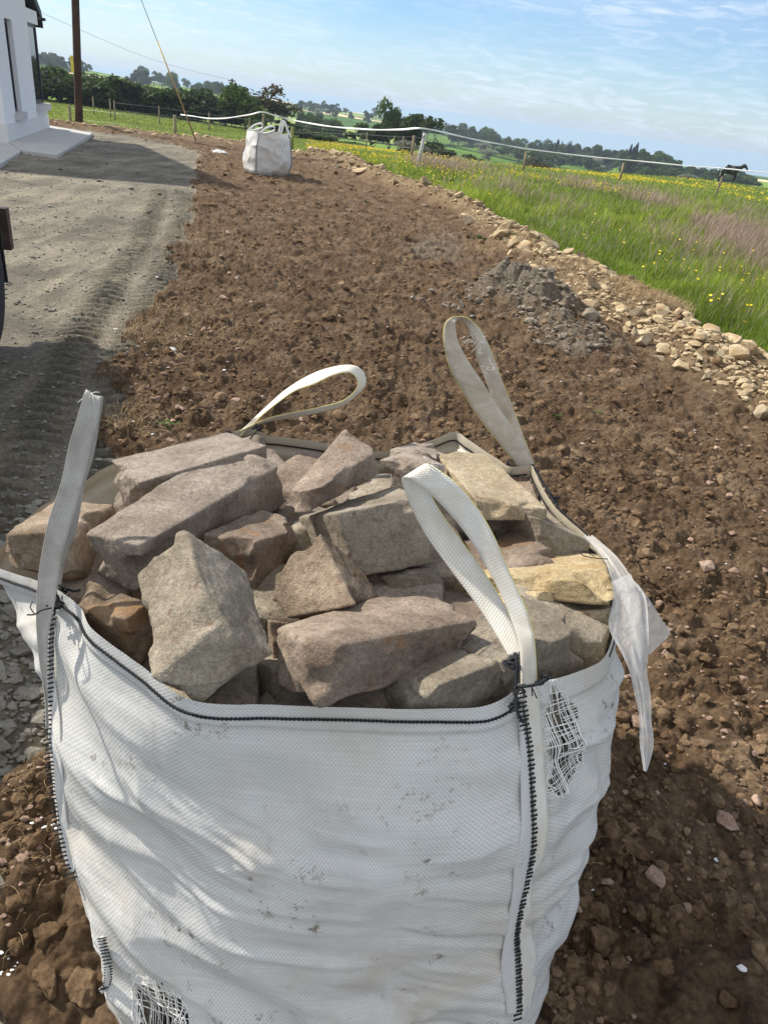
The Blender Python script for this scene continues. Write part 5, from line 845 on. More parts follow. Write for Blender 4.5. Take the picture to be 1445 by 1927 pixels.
g2 = house.part('window', *join([hbox(WL-.13, WL-.05, .05, .13, cs, zov), hbox(cu0, cu0+.07, .06, .12, cs, zov), hbox(cu0+.07, WL-.13, .06, .12, cs, cs+.09), hbox(cu0+.07, WL-.13, .06, .12, zov-.08, zov), hbox(WL-.12, WL-.06, .13, 1.9, cs, cs+.09), hbox(WL-.12, WL-.06, .13, 1.9, zov-.08, zov), hbox(WL-.12, WL-.06, 1.82, 1.9, cs+.09, zov-.08)]), M_frame, label='corner window wrapping the end of the house')
house.part('glass', *join([hbox(cu0+.07, WL-.13, .08, .10, cs+.09, zov-.08), hbox(WL-.10, WL-.08, .13, 1.82, cs+.09, zov-.08)]), m_glass, parent=g2); house.part('sill', *join([hbox(cu0-.05, WL+.14, -.10, .06, cs-.16, cs), hbox(WL-.06, WL+.14, .06, 2.0, cs-.16, cs)]), M_sill, parent=g2)
OV = .42
roof = join([hexa([hp(-.3, -.05, zr(-.3)+.02), hp(WL+OV, -.05, zr(WL+OV)+.02), hp(WL+OV, 7, zr(WL+OV)+.02), hp(-.3, 7, zr(-.3)+.02), hp(-.3, -.05, zr(-.3)+.24), hp(WL+OV, -.05, zr(WL+OV)+.24), hp(WL+OV, 7, zr(WL+OV)+.24), hp(-.3, 7, zr(-.3)+.24)])])
rf = house.part('roof', *roof, M_fasc); house.part('soffit', *hbox(WL+.002, WL+OV-.03, -.04, 6.9, ZT-.16, ZT-.10), M_fasc, parent=rf); house.part('fascia', *hbox(WL+OV-.03, WL+OV+.0, -.06, 6.9, ZT-.34, ZT-.02), M_fasc, parent=rf)
th = np.linspace(math.pi, 2*math.pi, 9); gp = np.array([[math.cos(a)*.07, math.sin(a)*.07] for a in th]); Vg = np.array([hp(WL+OV+.08+p[0], w_, ZT-.10+p[1]) for w_ in (-.12, 6.9) for p in gp]); house.part('gutter', Vg, [np.array([[i, i+1, i+10, i+9] for i in range(8)])], M_fasc, parent=rf)
# concrete paths
def slab(px, z0, z1, name, label):
    P = [pz(x, q, z1)[:2] for x, q in px]; n = len(P); cx = np.mean(P, axis=0); V = np.array([(*p, z0) for p in P]+[(*p, z1) for p in P]); 
    import bmesh
    bm = bmesh.new(); vs = [bm.verts.new(v) for v in V]; bm.faces.new(vs[n:]); [bm.faces.new([vs[i], vs[(i+1) % n], vs[n+(i+1) % n], vs[n+i]]) for i in range(n)]; me = bpy.data.meshes.new(name); bmesh.ops.bevel(bm, geom=[e for e in bm.edges if e.verts[0].co.z > z1-.001 and e.verts[1].co.z > z1-.001], offset=.015, segments=1, affect='EDGES'); bm.to_mesh(me); bm.free(); me.materials.append(M_conc); return link(name, me, kind='structure', label=label)
slab([(10, 262), (95, 236), (176, 250), (108, 291), (42, 282)], -.1, .045, 'concrete_path', 'pale concrete apron at the end of the house')
slab([(43, 282), (0, 309), (-120, 350), (-90, 300), (8, 263), (14, 262)], -.12, .02, 'concrete_footpath', 'lower concrete footpath along the yard wall')
V = []; ed = [pz(176, 250, .1), pz(108, 291, .1)]; 
# ------------------------------------------------------------------ pole, stay, fences
def polar(px, q, r): a = math.radians(paz(px, q)); return r*math.sin(a), r*math.cos(a)
M_pole = plain('creosoted_pole', (.060, .036, .024), .9, .4, 6); M_post = plain('weathered_post', (.24, .20, .12), .9, .3, 8); M_postg = plain('grey_white_post', (.50, .48, .45), .9, .15, 8); M_wire = plain('galvanised_wire', (.32, .33, .33), .5, .1, 10, .6)
x, y = polar(148, 217, 28.5); z = gz(x, y); pole = Thing('utility_pole', 'dark brown wooden utility pole by the house with a hanging cable', 'utility pole', (x, y, z-.3))
lean = np.array([.062, 0]); zz = np.linspace(-.3, 8.2, 12); C = np.stack([x+lean[0]*zz, y+0*zz, z+zz], 1); pole.part('pole', *tube(C, np.linspace(.125, .10, 12), 14), M_pole)
pole.part('warning_plate', *box(x-.04, x+.05, y-.15, y-.135, z+1.55, z+2.0), M_yellow_t); cx = x+.15
pole.part('cable', *join([tube(spline([(cx+.47, y-.12, z+8), (cx+.40, y-.14, z+6), (cx+.37, y-.15, z+5.1), (cx+.27, y-.14, z+4.2), (cx+.19, y-.13, z+3.9)], 40), .018, 5), tube(spline([(cx+.48, y-.1, z+7), (cx+.50, y-.15, z+6.2), (cx+.64, y-.15, z+5.6), (cx+.50, y-.15, z+5.45)], 30), .014, 5)]), M_fasc)
V, F = ICO2; pole.part('insulator', V*[.13, .1, .11]+[cx+.56, y-.15, z+5.5], [F], M_fasc)
ax, ay = polar(372, 245, 26.); az_ = gz(ax, ay); top = np.array([x+.48, y, z+7.7]); bot = np.array([ax, ay, az_-.1]); st = Thing('stay_wire', 'steel stay wire with a yellow guard anchored beside the utility pole', 'stay wire', tuple(bot)); d = top-bot
st.part('wire', *tube([bot+d*.3, top], .011, 5), M_wire); M_guard = plain('yellow_guard', (.48, .32, .11), .6, .15); st.part('guard', *tube([bot+d*.12, bot+d*.345], .020, 8), M_guard); st.part('anchor_rod', *tube([bot, bot+d*.12], .020, 8), plain('rusty_anchor', (.16, .09, .05), .8))
FP = []
def post(px, q, r, h, w, mat, label, group=None, lean=(0, 0), name='fence_post', wht=False):
    x, y = polar(px, q, r); z = gz(x, y); t = Thing(name, label, 'fence post', (x, y, z), group); V, F = tube([(x, y, z-.1), (x+lean[0]*.5, y, z+h*.5), (x+lean[0], y+lean[1], z+h)], [w, w*.97, w*.92], 9); t.part('timber', V, F, mat)
    t.part('insulator', *tube([(x+lean[0]*.92, y-w, z+h*.93), (x+lean[0]*.92, y-w-.05, z+h*.93)], .02, 6), M_fasc); return np.array([x+lean[0], y+lean[1], z+h])
post(132, 214, 37, 1.05, .06, M_post, 'stout wooden fence post standing just left of the utility pole')
t1 = post(330, 238, 37, 1.15, .075, M_post, 'stout wooden fence post between the utility pole and the stay wire')
t2 = post(495, 252, 32, 1.35, .045, M_post, 'slim pale fence post rising behind the second bulk bag where the tape peaks')
t3 = post(550, 262, 37, 1.15, .085, plain('green_post', (.20, .21, .06), .9, .3), 'greenish wooden post just right of the second bulk bag')
t4 = post(787, 296, 24.5, 1.12, .055, M_postg, 'leaning whitish post holding the tape in the meadow', lean=(.10, 0))
post(776, 282, 30, 1.0, .06, M_post, 'brown post close behind the leaning whitish post')
t5 = post(987, 303, 38, .9, .065, M_post, 'brown fence post in the middle of the meadow left of the yellow flowers')
t6 = post(1170, 322, 39, .88, .065, M_post, 'wooden fence post in the meadow between the middle post and the horse')
t7 = post(1353, 346, 39, .86, .055, M_post, 'thin fence post standing in front of the horse', lean=(.03, 0))
M_tape = plain('white_tape', (.82, .82, .80), .6, .05)
def prr(px, q, r): d = ray(px, q); return CAM+d*(r/math.hypot(d[0], d[1]))
tp_ = [(340, 216, 37), (365, 219, 36), (392, 223, 35), (420, 223, 34), (444, 220, 33), (470, 216, 32.5), (495, 211, 32), (522, 219, 34), (551, 226, 36.7), (600, 235, 33), (640, 240, 31), (700, 244, 28), (750, 244, 26), (798, 242, 24.5), (850, 253, 28), (900, 264, 32), (950, 273, 35), (990, 280, 38), (1067, 290, 38.4), (1120, 296, 38.7), (1177, 301, 39), (1230, 306, 39), (1290, 312, 39), (1360, 317, 39), (1400, 321, 39), (1460, 326, 39), (1560, 335, 39)]
P = spline([prr(*p) for p in tp_], 260); w = np.array([0, .25, 1.]); w /= np.linalg.norm(w); nrm = np.array([0, -1, .2]); hw = .030
tw = .55+.45*np.abs(np.cos(np.arange(260)*.16)); Vt = np.concatenate([P-w*hw*tw[:, None]+nrm*.004, P+w*hw*tw[:, None]+nrm*.004, P+w*hw*tw[:, None]-nrm*.004, P-w*hw*tw[:, None]-nrm*.004]); i = np.arange(259); n_ = 260
tp = Thing('fence_tape', 'white electric fence tape sagging from post to post across the meadow', 'fence tape', tuple(P[0])); tp.part('tape', Vt, [np.concatenate([np.stack([i+a*n_, i+1+a*n_, i+1+((a+1) % 4)*n_, i+((a+1) % 4)*n_], 1) for a in range(4)])], M_tape)
wv = []
for h in (.95, .55):
    pts = [(132, 214, 37), (330, 238, 37), (550, 262, 37), (776, 282, 33), (987, 303, 38)]; Q = []
    for p in pts: x, y = polar(*p); Q.append((x, y, gz(x, y)+h))
    wv.append(tube(Q, .005, 4))
V, F = join(wv); link('fence_wire', mesh('fence_wire', V-V[0], F, M_wire), None, tuple(V[0]), label='thin dark fence wires running behind the white tape', category='wire')
ppx = [(175, 178, 55), (207, 186, 55), (216, 203, 52), (300, 215, 54), (394, 228, 54), (470, 236, 54), (690, 262, 52), (758, 272, 52)]
for p in ppx: post(*p, 1.05, .045, M_post, 'thin grey far post in the pasture before the hedge', 'row of thin posts before the hedge')
Q = [];
for p in ppx[2:]: x, y = polar(*p); Q.append((x, y, gz(x, y)+.95))
V, F = join([tube(Q, .006, 4), tube(np.array(Q)-[0, 0, .4], .006, 4)]); link('fence_wire', mesh('fence_wire', V-V[0], F, M_wire), None, tuple(V[0]), label='fine wires strung on the row of thin posts by the hedge', category='wire')
# ------------------------------------------------------------------ trees and hedges
def crown(seed, n=2600, lf=.16, squash=(1, 1, 1), lobes=9, hollow=.5):
    rg = np.random.default_rng(seed); L = [(rg.normal(0, .42, 3)*[1, 1, .8], rg.uniform(.32, .62)) for _ in range(lobes)]; pts = []
    for c, R in L:
        m = n//lobes; d = rg.normal(size=(m, 3)); d /= np.linalg.norm(d, axis=1)[:, None]; d[:, 2] = np.where(d[:, 2] < -.4, -d[:, 2]*.5, d[:, 2]); rr_ = R*(hollow+(1-hollow)*rg.random(m)**.5)*(1+.25*rg.normal(size=m)*.4); pts.append(c+d*rr_[:, None])
    P = np.concatenate(pts); P = P[noise3(P[:, 0]*4+9, P[:, 1]*4, P[:, 2]*4, seed) > .30]; P = P/np.abs(P).max()*1.0*np.array(squash); n = len(P); a = rg.normal(size=(n, 3)); a /= np.linalg.norm(a, axis=1)[:, None]; b_ = np.cross(a, rg.normal(size=(n, 3))); b_ /= np.linalg.norm(b_, axis=1)[:, None]; s = lf*rg.uniform(.5, 1.2, n)[:, None]
    V = np.stack([P-a*s, P-b_*s*.6, P+a*s, P+b_*s*.6], 1).reshape(-1, 3); return V, [np.arange(4*n).reshape(-1, 4)]
def trunk_mesh(seed, h=.9, r=.05):
    rg = np.random.default_rng(seed); out = [tube([(0, 0, -.3), (.01, 0, .3), (.03, .02, h)], [r*1.3, r, r*.5], 7)]
    for i in range(6): a = rg.uniform(0, 6.28); z0 = rg.uniform(.35, .8)*h; l = rg.uniform(.25, .5); out.append(tube([(.01, 0, z0), (.5*l*math.cos(a), .5*l*math.sin(a), z0+.2*l), (l*math.cos(a), l*math.sin(a), z0+.6*l)], [r*.5, r*.35, r*.12], 5))
    return join(out)
CRs = [(lambda V, F: mesh('crown', V+[0, 0, .55], F, M_leaf, smooth=False))(*crown(80+i, 4600, .075, (1, 1, .95), 13)) for i in range(4)]
CR = [(lambda V, F: mesh('crown', V+[0, 0, 1.05], F, M_leaf, smooth=False))(*crown(20+i, 3400, .085, (1, 1, .85), 10)) for i in range(4)]
CRm = [(lambda V, F: mesh('crown', V+[0, 0, 1.05], F, M_leaf2, smooth=False))(*crown(30+i, 3000, .085, (1, 1, .85), 9)) for i in range(3)]
CRb = [(lambda V, F: mesh('crown', V+[0, 0, 1.1], F, M_leaf3, smooth=False))(*crown(40+i, 1500, .07, (1, 1, .95), 14, .2)) for i in range(2)]
CRw = [(lambda V, F: mesh('crown', V+[0, 0, 1.0], F, M_blos, smooth=False))(*crown(50, 2200, .075, (1, 1, .8), 9))]
def conif(seed):
    rg = np.random.default_rng(seed); n = 2200; t = rg.random(n)**.7; R = (1-t)*.42*(.55+.45*np.abs(np.sin(t*38+rg.random(n)))); a = rg.uniform(0, 6.28, n); P = np.stack([R*np.cos(a), R*np.sin(a), .25+t*1.9], 1); d = np.stack([np.cos(a), np.sin(a), -.35+0*a], 1); s = .10*(1.1-t*.6)[:, None]; side_ = np.stack([-np.sin(a), np.cos(a), 0*a], 1)
    V = np.stack([P-d*s, P-side_*s*.5, P+d*s, P+side_*s*.5], 1).reshape(-1, 3); return V, [np.arange(4*n).reshape(-1, 4)]
CRc = [(lambda V, F: mesh('crown', V, F, M_conif, smooth=False))(*conif(60+i)) for i in range(2)]
TKm = [mesh('trunk', *trunk_mesh(70+i), M_bark) for i in range(3)]
def tree(x, y, R, Ht, crowns, name, label, group=None, cat='tree', sink=0):
    z = float(H(np.array([x]), np.array([y]))[0]); t = link(name, None, None, (x, y, z-sink), label=label, category=cat, group=group); t.rotation_euler = (0, 0, random.uniform(0, 6.3)); c = link('crown', random.choice(crowns), t); c.scale = (R, R, Ht/1.95); k = link('trunk', random.choice(TKm), t); k.scale = (R*.9, R*.9, Ht/1.9); return t
# near hedge across the foot of the pasture: pixel column, base row, radius, width, height
hl = [(88, 62, 2.6, 4.0), (118, 62, 2.4, 3.8), (150, 62, 2.7, 4.0), (185, 62, 2.5, 4.1), (215, 62, 2.6, 4.0), (262, 62, 2.0, 3.4), (246, 63, 2.6, 4.0), (285, 62, 2.4, 3.8), (316, 62, 2.6, 4.1), (345, 62, 2.6, 4.2), (372, 62, 2.5, 4.0), (398, 62, 2.6, 3.9), (423, 62, 2.2, 3.2)]
lab = ['dense hedge shrub beside the far house corner', 'dark hedge shrub left of the utility pole', 'hedge shrub directly behind the utility pole', 'dark hedge shrub just right of the utility pole', 'broad dark shrub in the left part of the hedge', 'white-blossomed hawthorn in the hedge', 'dark shrub touching the white-blossomed hawthorn', 'green shrub right of the white-blossomed hawthorn', 'shrub where the yellow stay guard crosses the hedge', 'tall rounded shrub in the hedge above the wooden post', 'dark rounded shrub near the hedge end', 'large rounded shrub second from the hedge end', 'low shrub closing the hedge beside the far pole']
for (px, r, w_, h_), l in zip(hl, lab):
    r = r+9; x, y = polar(px, 200, r); blo = 'white-blossomed hawthorn in' in l; tree(x, y, w_*(.85 if blo else 1.45), h_*(.78 if blo else .98), CRw if blo else CRs, 'hedge_shrub', l, 'shrubs of the hedge behind the pasture', 'shrub', .1)
for px, r, w_, h_, c, l in ((462, 66, 2.6, 4.2, CR, 'dark bushy tree at the end of the hedge'), (492, 68, 3.4, 4.4, CRb, 'brownish half-bare tree right of the hedge'), (478, 64, 1.8, 2.4, CRm, 'light green bush below the half-bare tree'), (530, 68, 1.9, 1.7, CRm, 'small green bush at the pasture foot above the tape'), (570, 70, 3.2, 1.6, CRm, 'wide dark bush with pale blossom behind the pasture'), (610, 72, 3.0, 1.3, CR, 'low dark bush left of the paired trees'),
                         (655, 74, 3.0, 1.1, CRm, 'low dark bush at the foot of the pasture'), (700, 78, 2.4, 3.6, CR, 'round dark tree left of the tall narrow trees'), (735, 80, 1.6, 5.6, CRm, 'tall narrow ivy clad tree'), (752, 80, 1.5, 4.8, CRm, 'narrow ivy clad tree touching the tall one'), (795, 80, 2.9, 5.0, CR, 'large rounded dark green tree behind the whitish post'), (768, 72, 2.0, 2.4, CRw, 'blossoming hawthorn left of the whitish post'), (825, 74, 2.6, 2.0, CR, 'dark bush right of the whitish post'), (862, 76, 2.0, 1.5, CRw, 'low hawthorn bush past the whitish post'), (893, 78, 1.8, 1.6, CR, 'round dark bush before the straw coloured field'), (935, 80, 1.3, 1.1, CRm, 'little green bush by the straw coloured field'), (1018, 72, 1.9, 1.6, CRb, 'small brownish bush beyond the middle fence post'), (1125, 84, 2.2, 1.3, CRw, 'low pale bush left of the right fence post')):
    x, y = polar(px, 250, r); tree(x, y, w_, h_, c, 'tree' if h_ > 3 else 'bush', l, None, 'tree' if h_ > 3 else 'bush', .5)
# farther trees on the hills
rg = np.random.default_rng(44)
def far(px0, px1, r0, r1, n, hs, crs, label, group, wf=.75):
    for i in range(n):
        x, y = polar(rg.uniform(px0, px1), 250, rg.uniform(r0, r1)); h_ = rg.uniform(*hs); tree(x, y, h_*wf*rg.uniform(.8, 1.2)*.62, h_, crs, 'tree', label, group, sink=.4)
far(860, 1130, 330, 420, 60, (6, 10), CR+CRm, 'dark broadleaf tree in the wood on the far hill', 'wood on the far hill'); far(1040, 1085, 330, 350, 12, (7, 9), CRc, 'pointed conifer in the far wood', 'conifers in the far wood', .85); far(1130, 1210, 300, 360, 16, (6, 11), CR, 'dark tree in the clump on the far hill slope', 'clump on the far hill slope')
far(1185, 1275, 250, 300, 26, (6, 9), CR+CRm, 'tree in the far clump left of the horse', 'far clump left of the horse'); far(1192, 1230, 250, 262, 5, (8, 9.5), CRc, 'dark conifer standing out of the clump left of the horse', 'conifers left of the horse', .85); x, y = polar(1294, 250, 270); tree(x, y, 3.4, 6.5, CR, 'tree', 'lone round tree on the skyline left of the horse')
far(1240, 1445, 220, 300, 40, (3, 5), CR, 'low scrub tree on the far slope behind the horse', 'scrub behind the horse', 1.3); far(560, 880, 300, 700, 46, (5, 9), CR+CRm, 'hedgerow tree among the far fields', 'hedgerow trees among the far fields'); far(250, 460, 350, 560, 34, (6, 10), CR+CRm, 'tree on the skyline behind the hedge', 'skyline trees behind the hedge'); far(75, 180, 380, 520, 34, (5, 8), CR, 'tree of the dark wood left of the utility pole', 'dark wood left of the utility pole')
far(880, 1140, 230, 320, 34, (3.5, 6), CRw+CR, 'hawthorn in the pale hedge below the far wood', 'hawthorns below the far wood', 1.2); far(1140, 1340, 170, 215, 30, (2.5, 4), CR+CRw, 'hedge bush crossing the dip before the horse', 'hedge bushes in the dip', 1.2); far(450, 640, 130, 300, 26, (3, 6), CR+CRm, 'bush between the far fields behind the second bulk bag', 'bushes between the far fields')
x, y = polar(437, 172, 90); z = float(H(x, y)); fp = Thing('utility_pole', 'small distant utility pole rising above the hedge end', 'utility pole', (x, y, z)); fp.part('pole', *tube([(x, y, z), (x, y, .3+CAM_H)], .11, 8), M_pole); fp.part('crossarm', *box(x-.45, x+.35, y-.05, y+.05, .12+CAM_H-.05, .12+CAM_H+.05), M_pole)
Q = [(x-.6, y, 0.2+CAM_H)]; x2, y2 = polar(80, 100, 70); Q.append((x2, y2, 2.9+CAM_H)); V, F = tube(spline([Q[0], ((Q[0][0]+x2)/2, (Q[0][1]+y2)/2, 1.0+CAM_H), Q[1]], 30), .012, 4); link('overhead_wire', mesh('overhead_wire', V-V[0], F, M_wire), None, tuple(V[0]), label='thin overhead wire running left from the distant pole', category='wire')
# ------------------------------------------------------------------ horse
M_horse = plain('black_coat', (.018, .013, .012), .55, .3, 5); x, y = polar(1370, 331, 66.); z = gz(x, y)
def skin(name, verts, edges, radii, mat, parent, loc=(0, 0, 0), sub=2):
    me = bpy.data.meshes.new(name); me.from_pydata(verts, edges, []); o = link(name, me, parent, loc); sk = o.modifiers.new('skin', 'SKIN'); sk.use_smooth_shade = True
    me.skin_vertices[0] if me.skin_vertices else None
    for i, r in enumerate(radii): me.skin_vertices[0].data[i].radius = (r, r) if not isinstance(r, tuple) else r
    me.skin_vertices[0].data[0].use_root = True; ss = o.modifiers.new('sub', 'SUBSURF'); ss.levels = ss.render_levels = sub; dg = bpy.context.evaluated_depsgraph_get(); ev = bpy.data.meshes.new_from_object(o.evaluated_get(dg)); o.modifiers.clear(); o.data = ev; ev.materials.clear(); ev.materials.append(mat); return o
hv = [(0, 0, 1.22), (-.35, 0, 1.24), (-.68, 0, 1.26), (.35, 0, 1.20), (.66, 0, 1.25), (.92, 0, 1.45), (1.16, 0, 1.62), (1.34, 0, 1.66), (1.52, 0, 1.50), (1.68, 0, 1.36),
      (-.78, .16, 1.05), (-.66, .17, .78), (-.88, .16, .50), (-.84, .16, .12), (-.80, .16, .03), (-.78, -.16, 1.05), (-.50, -.17, .78), (-.70, -.16, .50), (-.58, -.16, .12), (-.53, -.16, .03),
      (.62, .15, 1.0), (.60, .15, .78), (.60, .15, .45), (.58, .15, .10), (.62, .15, .03), (.66, -.15, 1.0), (.74, -.15, .78), (.68, -.15, .45), (.62, -.15, .12), (.65, -.15, .03), (1.30, .06, 1.80), (1.30, -.06, 1.80)]
he = [(0, 1), (1, 2), (0, 3), (3, 4), (4, 5), (5, 6), (6, 7), (7, 8), (8, 9), (2, 10), (10, 11), (11, 12), (12, 13), (13, 14), (2, 15), (15, 16), (16, 17), (17, 18), (18, 19), (4, 20), (20, 21), (21, 22), (22, 23), (23, 24), (4, 25), (25, 26), (26, 27), (27, 28), (28, 29), (7, 30), (7, 31)]
hr = [.37, .36, .33, .37, .31, .19, .14, .13, .095, .075, .17, .11, .07, .045, .055, .17, .11, .07, .045, .055, .13, .085, .06, .04, .055, .13, .085, .06, .04, .055, .025, .025]
horse = link('horse', None, None, (x, y, z), label='black horse standing side-on at the top of the meadow', category='horse'); horse.rotation_euler = (0, 0, math.radians(-24)); horse.scale = (.72, .90, .90)
skin('body', hv, he, hr, M_horse, horse); skin('tail', [(-.90, 0, 1.36), (-1.02, 0, 1.15), (-1.06, 0, .85), (-1.02, 0, .50)], [(0, 1), (1, 2), (2, 3)], [.05, .08, .09, .03], M_horse, horse, sub=1); skin('mane', [(.78, 0, 1.50), (1.0, 0, 1.68), (1.22, 0, 1.80)], [(0, 1), (1, 2)], [.05, .055, .04], M_horse, horse, sub=1)
# ------------------------------------------------------------------ second bulk bag
c0 = pz(497, 331, .0); bx, by = c0[0]+.02, c0[1]+.36; bz = gz(bx, by); W2, H2 = .86, .84; rot = math.radians(31)
b2 = Thing('bulk_bag', 'closed-looking smaller white bulk bag standing far off on the soil strip', 'bulk bag', (bx, by, bz-.02)); n = 240; th = np.linspace(0, 2*math.pi, n, endpoint=False); tz = np.linspace(0, 1, 60)
def sqr(th, p=5.): c, s = np.cos(th), np.sin(th); r = (np.abs(c)**p+np.abs(s)**p)**(-1/p); return np.stack([c*r, s*r], -1)
Q = sqr(th); prof = np.interp(tz, [0, .08, .4, .8, 1], [.90, 1.0, 1.06, 1.0, .93])*W2/2; V = np.concatenate([Q[:, None]*prof[None, :, None], np.repeat((tz*H2)[None, :, None], n, 0)], -1); V[:, :, 2] += sst(.8, 1, tz)[None]*.05*fbm2(th[:, None]*1.2, 0*th[:, None], .5, 2, 3)
dd = .035*np.clip(1-np.abs(fbm2(th[:, None]*.42+.2*tz[None], tz[None]*H2+0*th[:, None], .34, 2, 77))*4, -1, 1)+.05*fbm2(th[:, None]*.5, tz[None]*H2, .3, 3, 78); V[:, :, :2] += Q[:, None]*dd[..., None]; V[:, :, 0] += -.05*(1-tz)[None]
cr_, sr_ = math.cos(rot), math.sin(rot); tf = lambda V: np.stack([V[..., 0]*cr_-V[..., 1]*sr_+bx, V[..., 0]*sr_+V[..., 1]*cr_+by, V[..., 2]+bz-.02], -1); W = tf(V); M_bag2 = weave_mat('woven_white_far', (.80, .80, .78), .6, True, .1)
uv2 = np.stack([np.repeat(th[:, None]*.45, 60, 1), np.repeat((1-tz)[None], n, 0)], -1).reshape(-1, 2); b2.part('fabric_body', W.reshape(-1, 3), [grid_faces(n, 60, closed=True)], M_bag2, uv=uv2)
tc_ = tf(np.array([[0, 0, H2-.10]]))[0]; ring = W[:, -2]*.96+tc_*.04; b2.part('contents', np.vstack([ring-[0, 0, .05], tc_[None]]), [np.array([[i, (i+1) % n, n] for i in range(n)])], M_tan)
M_seam = plain('grey_seam', (.16, .17, .20), .8)
for a in (45, 135, 225, 315):
    k = int(a/360*n); P = W[k]+(W[k]-np.array([bx, by, 0])-[0, 0, 1]*W[k][:, 2:3])*[1, 1, 0]*.015; b2.part('corner_seam', *tube(P, .011, 5), M_seam)
    base = W[k, -3]; outd = np.array([math.cos(math.radians(a)+rot), math.sin(math.radians(a)+rot), 0]); ld = np.array([.27, -.02, .07]) if a in (135, 225) else (np.array([.06, 0, .17]) if a == 45 else np.array([-.10, -.02, .18]))
    Pl = spline([base, base+ld*.5+[0, 0, .08], base+ld*1.1+[0, 0, .10], base+ld*1.15+[.03, 0, .03], base+ld*.6+[.04, 0, .0], base+[.05, 0, .0]], 50); wd = np.array([0, .25, .97])*.024 if a in (135, 225) else np.array([.9, .2, .1])*.026
    Vl = np.concatenate([Pl-wd, Pl+wd, Pl+wd+[0, .004, .002], Pl-wd+[0, .004, .002]]); i = np.arange(49); b2.part('lifting_strap', Vl, [np.concatenate([np.stack([i+q*50, i+1+q*50, i+1+((q+1) % 4)*50, i+((q+1) % 4)*50], 1) for q in range(4)])], M_tape)
# crumpled plastic on the ground left of the second bag
V, F = ICO3; V = V*(1+1.2*fbm3(V, .6, 3, 9)[:, None])*[.22, .12, .07]
for (px, q, s, l) in ((412, 290, 1., 'crumpled white plastic sheet lying in the soil left of the second bag'), (322, 660, .18, 'scrap of white plastic on the driveway edge')):
    p = pz(px, q); link('plastic_scrap', mesh('plastic_scrap', V*s, [F], M_fleck, smooth=False), None, (p[0], p[1], gz(p[0], p[1])+.02*s), label=l, category='plastic scrap')
# ------------------------------------------------------------------ trailer at the left edge
M_tyre = plain('tyre_rubber', (.035, .035, .038), .8, .25, 12, 0, .003); M_rim = plain('dusty_rim', (.22, .22, .23), .6, .2, 9); M_body = plain('grey_painted_steel', (.13, .135, .14), .5, .25, 7, .3); M_blk = plain('black_plastic', (.015, .015, .016), .6, .3, 20); M_lamp = plain('lamp_housing', (.060, .042, .036), .45, .3, 14)
g0 = pz(-7, 665, 0); tx, ty = g0[0], g0[1]; R0 = .50; tr = Thing('trailer', 'dark tipping trailer cut off by the left picture edge', 'trailer', (tx-.15, ty, 0)); fwd = np.array([-.27, 1.0, 0]); fwd /= np.linalg.norm(fwd); lat = np.array([fwd[1], -fwd[0], 0])
def T3(a, l, z): return np.array([tx, ty, 0])+fwd*a+lat*l+np.array([0, 0, z])
def tb(a0, a1, l0, l1, z0, z1): return hexa([T3(a0, l0, z0), T3(a1, l0, z0), T3(a1, l1, z0), T3(a0, l1, z0), T3(a0, l0, z1), T3(a1, l0, z1), T3(a1, l1, z1), T3(a0, l1, z1)])
def lathe(prof, c, k=48):
    th = np.linspace(0, 2*math.pi, k, endpoint=False); V = np.array([[T3(c+r*math.cos(a), l, R0+r*math.sin(a)-.02) for (r, l) in prof] for a in th]).reshape(-1, 3); return V, [grid_faces(k, len(prof), closed=True)]
aw = 0.
for a in (aw, aw-1.15):
    wh = tr.part('wheel', *lathe([(.05, -.12), (.12, -.06), (.20, -.05), (.24, -.09), (.27, -.03)], a), M_rim); tr.part('tyre', *lathe([(.27, -.03), (.30, 0), (.40, .012), (.46, 0), (.495, -.03), (.50, -.06), (.49, -.07), (.50, -.10), (.50, -.18), (.49, -.24), (.45, -.28), (.30, -.28), (.27, -.22)], a), M_tyre, parent=wh)
tg_ = [];
for a in np.linspace(-.9, 1.25, 15): tg_.append(a)
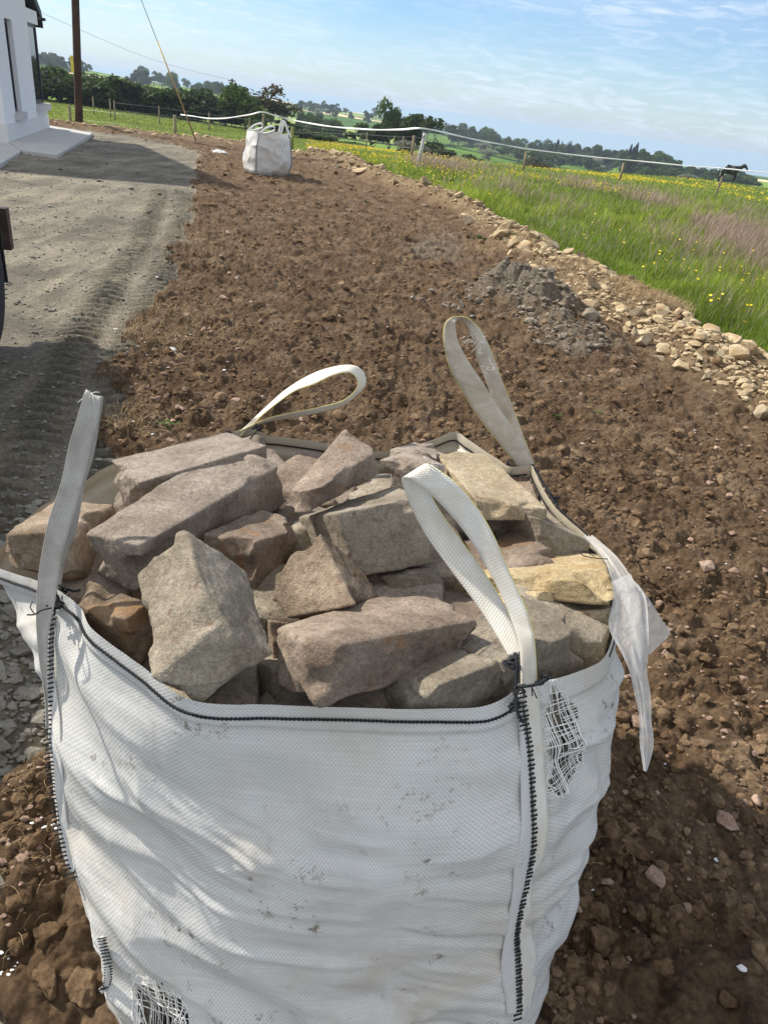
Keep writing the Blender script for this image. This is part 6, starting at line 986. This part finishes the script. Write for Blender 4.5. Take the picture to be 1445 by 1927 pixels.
Va = np.array([[T3(aw+.545*math.sin(t), l, R0+.545*math.cos(t)) for l in (-.30, .0)] for t in np.linspace(-1.5, 1.0, 16)]+[[T3(aw+.53*math.sin(t), l, R0+.53*math.cos(t)) for l in (-.30, .0)] for t in np.linspace(1.0, -1.5, 16)]).reshape(-1, 3); tr.part('mudguard', Va, [grid_faces(32, 2, closed=True)], M_blk)
tr.part('mud_flap', *tb(aw+.525, aw+.545, -.28, .0, .34, .70), M_blk)
tr.part('chassis', *join([tb(-4.2, .95, -.55, -.40, .72, .92), tb(-4.2, .95, -1.5, -1.35, .72, .92), tb(.62, .735, -1.9, -.15, .62, .95)]), M_body)
lp = tr.part('lamp_bracket', *tb(.74, .82, -.17, .0, .52, .80), M_lamp); tr.part('hose', *tube(spline([T3(.72, -.26, .98), T3(.76, -.16, .97), T3(.78, -.12, .91), T3(.79, -.09, .79)], 20), .011, 6), M_blk)
ln_ = tr.part('lamp', *tb(.821, .84, -.13, -.03, .56, .75), M_lamp)
tr.part('side_board', *join([tb(-4.2, .9, -.64, -.58, .92, 1.62), tb(-4.2, .9, -1.95, -1.89, .92, 1.62), tb(.85, .9, -1.888, -.642, .92, 1.62), tb(-4.2, .85, -1.888, -.642, .92, .98)]+[tb(a, a+.07, -.579, -.53, .92, 1.58) for a in (-3.6, -2.6, -1.6, -.6, .4)]), M_body)
# ------------------------------------------------------------------ haze
bpy.ops.mesh.primitive_cube_add(size=1); hz = bpy.context.active_object; hz.name = 'haze'; hz.data.name = 'haze'; hz.location = (0, 1450, -25.); hz.scale = (9000, 3000, 84); hz['kind'] = 'stuff'; hz['label'] = 'thin bluish summer haze over the far fields'
m = bpy.data.materials.new('haze'); m.use_nodes = True; nt = m.node_tree; nt.nodes.clear(); o = nt.nodes.new('ShaderNodeOutputMaterial'); vp = nt.nodes.new('ShaderNodeVolumePrincipled'); vp.inputs['Color'].default_value = (.72, .84, 1, 1); vp.inputs['Density'].default_value = .00042; vp.inputs['Anisotropy'].default_value = .1; nt.links.new(vp.outputs[0], o.inputs['Volume']); hz.data.materials.append(m)
